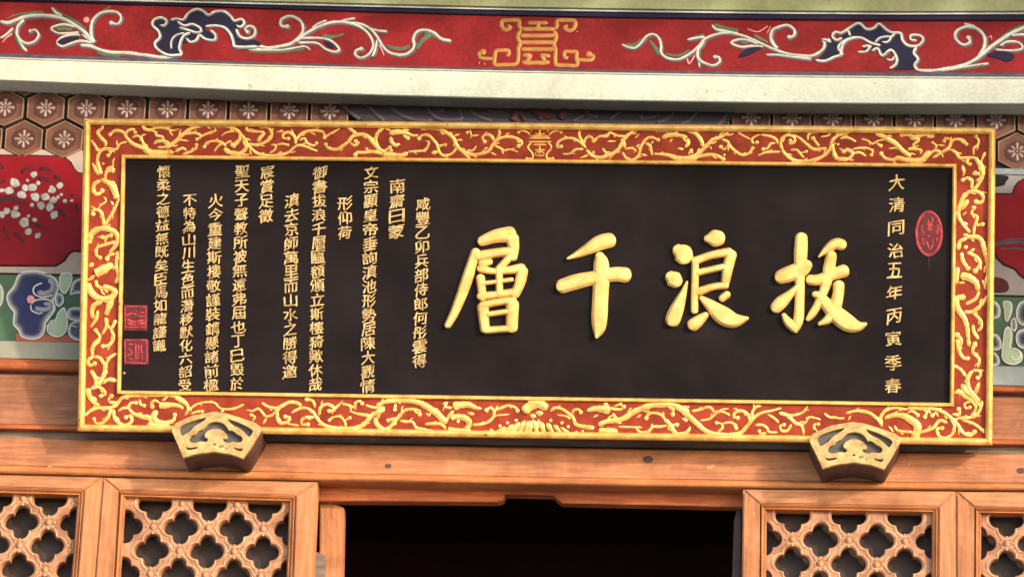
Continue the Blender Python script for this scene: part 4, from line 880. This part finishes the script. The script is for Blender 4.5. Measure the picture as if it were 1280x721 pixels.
strokes(b, FP, """18 18 2|1075 165 1100 150 1150 165 1170 190; 18 18 2|1415 165 1390 150 1340 165 1320 190; 16 16 0|1245 130 1245 200; 14 14 0|1200 178 1290 178; 16 16 0|1170 160 1190 140; 16 16 0|1320 160 1300 140
15 15 0|1155 210 1335 210; 15 15 0|1150 240 1340 240; 14 14 0|1170 195 1320 195; 14 14 0|1190 262 1300 262; 14 14 0|1200 305 1290 305; 14 14 0|1245 270 1245 340; 14 14 0|1212 322 1278 322; 14 14 0|1210 350 1280 350; 12 12 0|1212 322 1212 350; 12 12 0|1278 322 1278 350
18 18 1|1180 245 1150 285 1185 330 1190 370 1140 375; 18 18 1|1310 245 1340 285 1305 330 1300 370 1350 375""", 480, 140, 6.4, NF, 0.9)
FP.add('longevity_emblem', finish(b), M['gold'], smooth=True)

# the four large characters, carved and gilded
def brush(bm, P, h, n=0.0, step=0.004):
    """one carved brush stroke, flat on top with rounded shoulders; P = (u, v, width)"""
    C = catmull(P, step); L = len(C); rows = []
    for i, (x, y, w) in enumerate(C):
        a = C[max(i-1, 0)]; b = C[min(i+1, L-1)]
        tx, ty = b[0]-a[0], b[1]-a[1]; q = math.hypot(tx, ty) or 1; tx, ty = tx/q, ty/q; nx, ny = -ty, tx
        w = max(w/2, 0.002)
        e0 = min(0.0085, w*0.45)
        sec = [(-w, -0.002), (-w, h*0.40), (-w+e0*0.22, h*0.62), (-w+e0, h*0.97), (-w*0.3, h), (w*0.3, h), (w-e0, h*0.97), (w-e0*0.22, h*0.62), (w, h*0.40), (w, -0.002)]
        rows.append((x, y, tx, ty, nx, ny, w, sec))
    def row(x, y, nx, ny, sec, k=1.0, kh=1.0):
        return [bm.verts.new((x+nx*s_*k, y+ny*s_*k, n + (z*kh if z > 0 else z))) for s_, z in sec]
    G = []
    for t in (80, 55, 30):                        # rounded start
        x, y, tx, ty, nx, ny, w, sec = rows[0]; d_ = w*0.8*math.sin(R(t)); G.append(row(x-tx*d_, y-ty*d_, nx, ny, sec, math.cos(R(t)), 0.45+0.55*math.cos(R(t))**0.5))
    for x, y, tx, ty, nx, ny, w, sec in rows: G.append(row(x, y, nx, ny, sec))
    for t in (30, 55, 80):
        x, y, tx, ty, nx, ny, w, sec = rows[-1]; d_ = w*0.8*math.sin(R(t)); G.append(row(x+tx*d_, y+ty*d_, nx, ny, sec, math.cos(R(t)), 0.45+0.55*math.cos(R(t))**0.5))
    for r0, r1 in zip(G, G[1:]):
        for j in range(9): bm.faces.new((r0[j], r0[j+1], r1[j+1], r1[j]))
    bm.faces.new(G[0]); bm.faces.new(G[-1])

CH = [((550, 275, 4.808), """248 128 62 330 98 82 420 85 98; 432 110 84 442 170 66 436 225 56; 222 218 62 330 198 58 430 188 60; 214 192 62 188 270 66 160 360 70 120 470 64 80 565 54 44 632 44
415 225 50 345 300 44; 250 262 52 300 250 40; 240 292 50 340 308 40 490 290 62; 242 345 56 254 468 50; 494 305 72 478 380 66 448 445 60; 250 382 28 430 358 30; 240 458 52 350 446 46 450 432 52; 354 290 46 356 448 46
256 520 72 268 655 58; 252 512 50 350 492 46 440 482 50; 434 505 82 430 650 72; 290 566 36 400 550 36; 275 662 46 425 652 46"""),
      ((685, 280, 4.808), """118 207 18 160 190 38 230 155 66 310 112 92 372 97 92; 82 374 88 170 346 94 280 322 84 400 302 90 465 306 94; 308 190 58 318 230 92 320 320 100 313 450 98 308 560 98 304 630 78 291 680 22"""),
      ((820, 275, 4.808), """128 178 74 158 200 122 172 222 110; 84 338 72 105 354 104 122 372 84; 98 605 90 106 580 94 132 515 80 162 440 46 186 372 16; 306 112 48 345 110 102 380 108 92
232 246 50 330 212 50 440 192 56; 452 205 70 430 290 66 416 375 54; 235 245 46 233 400 46 231 545 46; 250 316 42 400 282 42; 250 432 52 340 402 46 420 392 46; 220 632 78 255 605 70 298 570 42; 272 468 32 335 518 76 400 572 112 470 602 92 548 590 26; 396 470 48 428 446 48"""),
      ((955, 280, 4.97), """232 82 78 228 180 86 222 300 70 222 400 62 220 500 62 213 600 64 196 665 30; 100 330 88 150 312 100 230 282 100 270 252 70; 285 346 66 340 346 70 430 312 72 498 290 82; 72 520 76 110 482 80 165 432 52 205 390 36; 122 565 32 150 608 58 192 645 62
340 204 14 390 158 54 445 122 70 485 130 72; 418 192 70 405 270 76 390 350 70 368 420 60 334 500 54 294 565 48 272 592 30; 464 378 74 460 440 72 438 520 80 400 588 60 345 620 30; 314 436 44 350 450 56 400 510 86 470 578 112 535 622 104 590 634 66 632 620 24""")]
for (ox, oy, k), t in CH:
    b = bmesh.new(); i = 0
    for ln in t.replace('\n', ';').split(';'):
        v = [float(x) for x in ln.split()]
        P = [(*FP.uv(ox+x/k, oy+y/k, 0.010), w_/k*MPX*0.98) for x, y, w_ in zip(v[0::3], v[1::3], v[2::3])]
        brush(b, P, 0.0125 + 0.0006*(i % 3) + 0.0002*i); i += 1
    FP.add('large_character', finish(b), M['goldch'], smooth=True)
for o in FP.root.children:
    if o.name.startswith('large_character'): o.data.set_sharp_from_angle(angle=R(26))

# inscription columns, painted in gold: one mesh per column
_glyph = {}
def glyph(ch):
    if ch not in _glyph:
        cu = bpy.data.curves.new('g', 'FONT'); cu.body = ch; cu.size = 1.0; cu.resolution_u = 3; cu.extrude = 0.02
        o = bpy.data.objects.new('g', cu); me = bpy.data.meshes.new_from_object(o)
        bpy.data.objects.remove(o); bpy.data.curves.remove(cu); _glyph[ch] = me
    return _glyph[ch]
def column(text, pos, size, name='inscription'):
    bm = bmesh.new()
    for ch, (px, py) in zip(text, pos):
        me = glyph(ch).copy(); xs = [v.co.x for v in me.vertices]; ys = [v.co.y for v in me.vertices]
        cx, cy = (min(xs)+max(xs))/2, (min(ys)+max(ys))/2; w, h = max(xs)-min(xs), max(ys)-min(ys)
        uu, vv = FP.uv(px, py, 0.001); sz = size*MPX
        kx = sz*1.08*rng.uniform(0.94, 1.06)/max(w, 0.62); ky = sz*rng.uniform(0.96, 1.05)/max(h, 0.7)
        s1, s2 = rng.uniform(0.10, 0.2), rng.uniform(-0.03, 0.03)
        ph = rng.uniform(0, 6)
        mc = me
        for k_, (sx_, sy_) in enumerate(((-1.1, 0.2), (0.0, -0.3), (1.1, 0.1))):
          me = mc.copy()
          for v in me.vertices:
            x, y = (v.co.x-cx)*kx, (v.co.y-cy)*ky
            x += sx_*0.013*sz; y += sy_*0.013*sz
            x += 0.032*sz*math.sin(y/sz*6+ph); y += 0.04*sz*math.sin(x/sz*5+ph)
            v.co = (uu + x + s2*y, vv + y + s1*x, 0.0004 + (v.co.z+0.02)/0.04*0.0022 + k_*0.00011)
          bm.from_mesh(me); bpy.data.meshes.remove(me)
        bpy.data.meshes.remove(mc)
    me = bpy.data.meshes.new('m'); bm.to_mesh(me); bm.free()
    return FP.add(name, me, M['goldtx'])
def run(text, x0, y0, x1, y1):
    n = len(text); h = (y1-y0)/n
    return text, [(x0+(x1-x0)*(i+0.5)/n, y0+h*(i+0.5)) for i in range(n)], min(h*0.90, 18.5)
for args in (("咸豐乙卯兵部侍郎何彤雲得", 529, 246, 524, 460), ("南齋日蒙", 497, 223, 495, 299), ("文宗顯皇帝垂詢滇池形勢居陳大觀情", 464, 207, 459.5, 491), ("形仰荷", 431.5, 245, 430.5, 300),
             ("御書拔浪千層匾額頒立斯樓猗歟休哉", 400, 207, 394, 489), ("滇去京師萬里而山水之勝得邀", 365, 242, 362, 473), ("宸賞足徵", 334.5, 206, 332, 279), ("聖天子聲教所被無遠弗屆也丁巳毀於", 303, 206, 296, 488),
             ("火今重建斯樓敬謹裝鐫懸諸前楹", 270, 242, 263.5, 490), ("不特為山川生色而潛移默化六詔受", 237.5, 242, 231, 489), ("懷柔之德益無既矣臣馬如龍謹識", 205, 206.5, 199, 440)):
    column(*run(*args))
column("大清同治五年丙寅季春", [(1121, 228), (1121, 256), (1120.5, 284.5), (1119.5, 313), (1118.5, 337.5), (1118, 365.5), (1117.5, 395), (1116.5, 423), (1116.5, 453), (1116, 482)], 18)
# seals
def seal(P, n=0.0004): return solid([FP.pts(P, 0.0)], n-0.001, n+0.0012)
cx, cy = 1161, 292
el = lambda rx, ry: [(cx+rx*math.cos(2*math.pi*k/40), cy+ry*math.sin(2*math.pi*k/40)) for k in range(40)]
s_ = FP.add('seal', seal(el(17, 28.5)), M['seald'], label='oval red seal')
b = bmesh.new()
P = el(15.6, 27); stroke(b, FP.pts(P+P[:2]), 3.6*MPX, 3.6*MPX, 0.25, 0.0016, step=0.003)
strokes(b, FP, """30 30 0|250 190 235 240 260 270 230 310; 34 30 0|280 150 300 200 260 240 300 270; 30 30 0|220 320 300 300; 34 34 0|240 370 255 410; 26 26 0|215 440 240 500 255 560; 28 28 0|300 420 290 500 260 560
30 36 0|170 250 160 330 190 330; 40 44 0|340 240 370 280 350 330 340 380; 30 30 0|350 400 340 470; 26 26 0|180 400 170 450 210 500; 26 26 0|330 180 345 225; 26 26 0|190 330 180 380""", 1135, 255, 9.62, 0.0016, 0.2)
FP.add('seal_script', finish(b), M['seal'], parent=s_, smooth=True)
for oy, (x0, y0, x1, y1), t in ((370, (155, 381, 184.5, 413.5), "14 14 0|45 95 240 95; 12 12 0|45 95 45 300; 12 12 0|235 95 225 300; 14 14 0|50 280 230 280; 16 16 0|50 180 100 155 150 170; 14 14 0|160 150 225 150; 14 14 0|150 180 225 185; 22 22 0|60 210 130 235 210 215; 22 22 0|60 245 140 260 220 240; 14 14 0|140 120 140 150"),
                                (370, (155.5, 423.5, 186, 455.5), "14 14 0|40 395 245 395; 12 12 0|42 395 45 600; 14 14 0|240 395 240 610; 14 14 0|50 600 240 605; 14 14 0|140 420 140 580; 12 12 0|60 440 120 430; 14 14 0|70 470 110 510 60 540; 12 12 0|165 430 165 500 155 580; 14 14 0|195 430 190 480 200 580; 14 14 0|60 560 120 570; 12 12 0|165 520 215 500")):
    s_ = FP.add('seal', seal([(x0, y0), (x1, y0+0.4), (x1, y1), (x0, y1-0.4)]), M['seald'], label='square red seal')
    b = bmesh.new(); strokes(b, FP, t, 150, oy, 7.2, 0.0016, 0.2, 1.25)
    FP.add('seal_script', finish(b), M['seal'], parent=s_, smooth=True)
b = bmesh.new(); dome(b, FP.uv(155.5, 466), 1.6*MPX, 0.0, 0.2)
FP.add('paint_drop', finish(b), M['pink'])
b = bmesh.new(); strokes(b, FP, "0.9 0.5 0|1161.5 321 1161.2 330 1161.6 338", 0, 0, 1, 0.0003, 0.15)
FP.add('paint_drip', finish(b), M['seald'])

# ------------------------------------------------------------------ the two fan-shaped brackets that carry it
K5 = (200, 505, 7.207)
FBk = frame_at('plaque_bracket', 267, 595, 0.0, label='fan shaped gold faced bracket under the left end of the plaque', category='bracket', group='fan brackets carrying the plaque')
ND = 0.140
fan = "103 212 140 168 300 98 490 66 590 78 700 112 860 168 908 205 908 238 830 370 752 490 640 452 490 428 330 447 208 486 160 370 108 250"
out = FBk.pts(nums(fan), ND, *K5)
FBk.add('body', solid([out], 0.0, ND-0.013, 0.002, off=-0.001), M['brbody'])
FBk.add('recess', solid([out], ND-0.0145, ND-0.0125, off=-0.008), M['brgrey'])
hol = ["170 210 240 172 340 140 428 122 380 152 310 192 268 240 235 258 200 288", "597 127 700 165 800 212 838 240 805 300 765 252 720 212 650 182",
       "262 320 280 286 325 276 342 246 390 228 412 203 440 176 500 160 560 172 598 208 615 246 650 240 688 274 738 300 736 332 700 340 660 326 620 344 580 334 566 314 600 318 617 290 590 252 560 224 490 210 430 230 397 265 394 298 432 318 415 336 370 326 330 340 285 341",
       "230 384 262 398 340 386 330 397 250 411", "650 390 720 406 746 398 732 420 690 408", "474 368 492 352 502 366"]
def grow(P, g):                                  # wider cut-outs leave slimmer gilded bands
    A = sum(P[i-1][0]*P[i][1]-P[i][0]*P[i-1][1] for i in range(len(P))); sg = 1 if A > 0 else -1; Q = []
    for i in range(len(P)):
        (x0, y0), (x1, y1) = P[i-1], P[(i+1) % len(P)]; q = math.hypot(x1-x0, y1-y0) or 1
        Q.append((P[i][0]+sg*(y1-y0)/q*g, P[i][1]-sg*(x1-x0)/q*g))
    return Q
lp = [out] + [catmull(grow(FBk.pts(nums(t), ND, *K5), 0.0016 if len(t) > 90 else 0.001), 0.003, True) for t in hol]
FBk.add('gilded_face', solid(lp, ND-0.0135, ND+0.001, 0.0015), M['goldbr'])
du = Vector(FBk.uv(1068.5, 600)) - Vector(FBk.uv(270, 590))
r2 = FBk.root.copy(); COL.objects.link(r2)
q0 = FBk.uv(269, 574, ND); q1 = FBk.uv(1069.5, 587.5, ND)
r2.location = FBk.root.location + Vector((q1[0]-q0[0], 0, q1[1]-q0[1]))
r2['label'] = 'fan shaped gold faced bracket under the right end of the plaque'
for ch in list(FBk.root.children):
    c = ch.copy(); c.parent = r2; COL.objects.link(c)
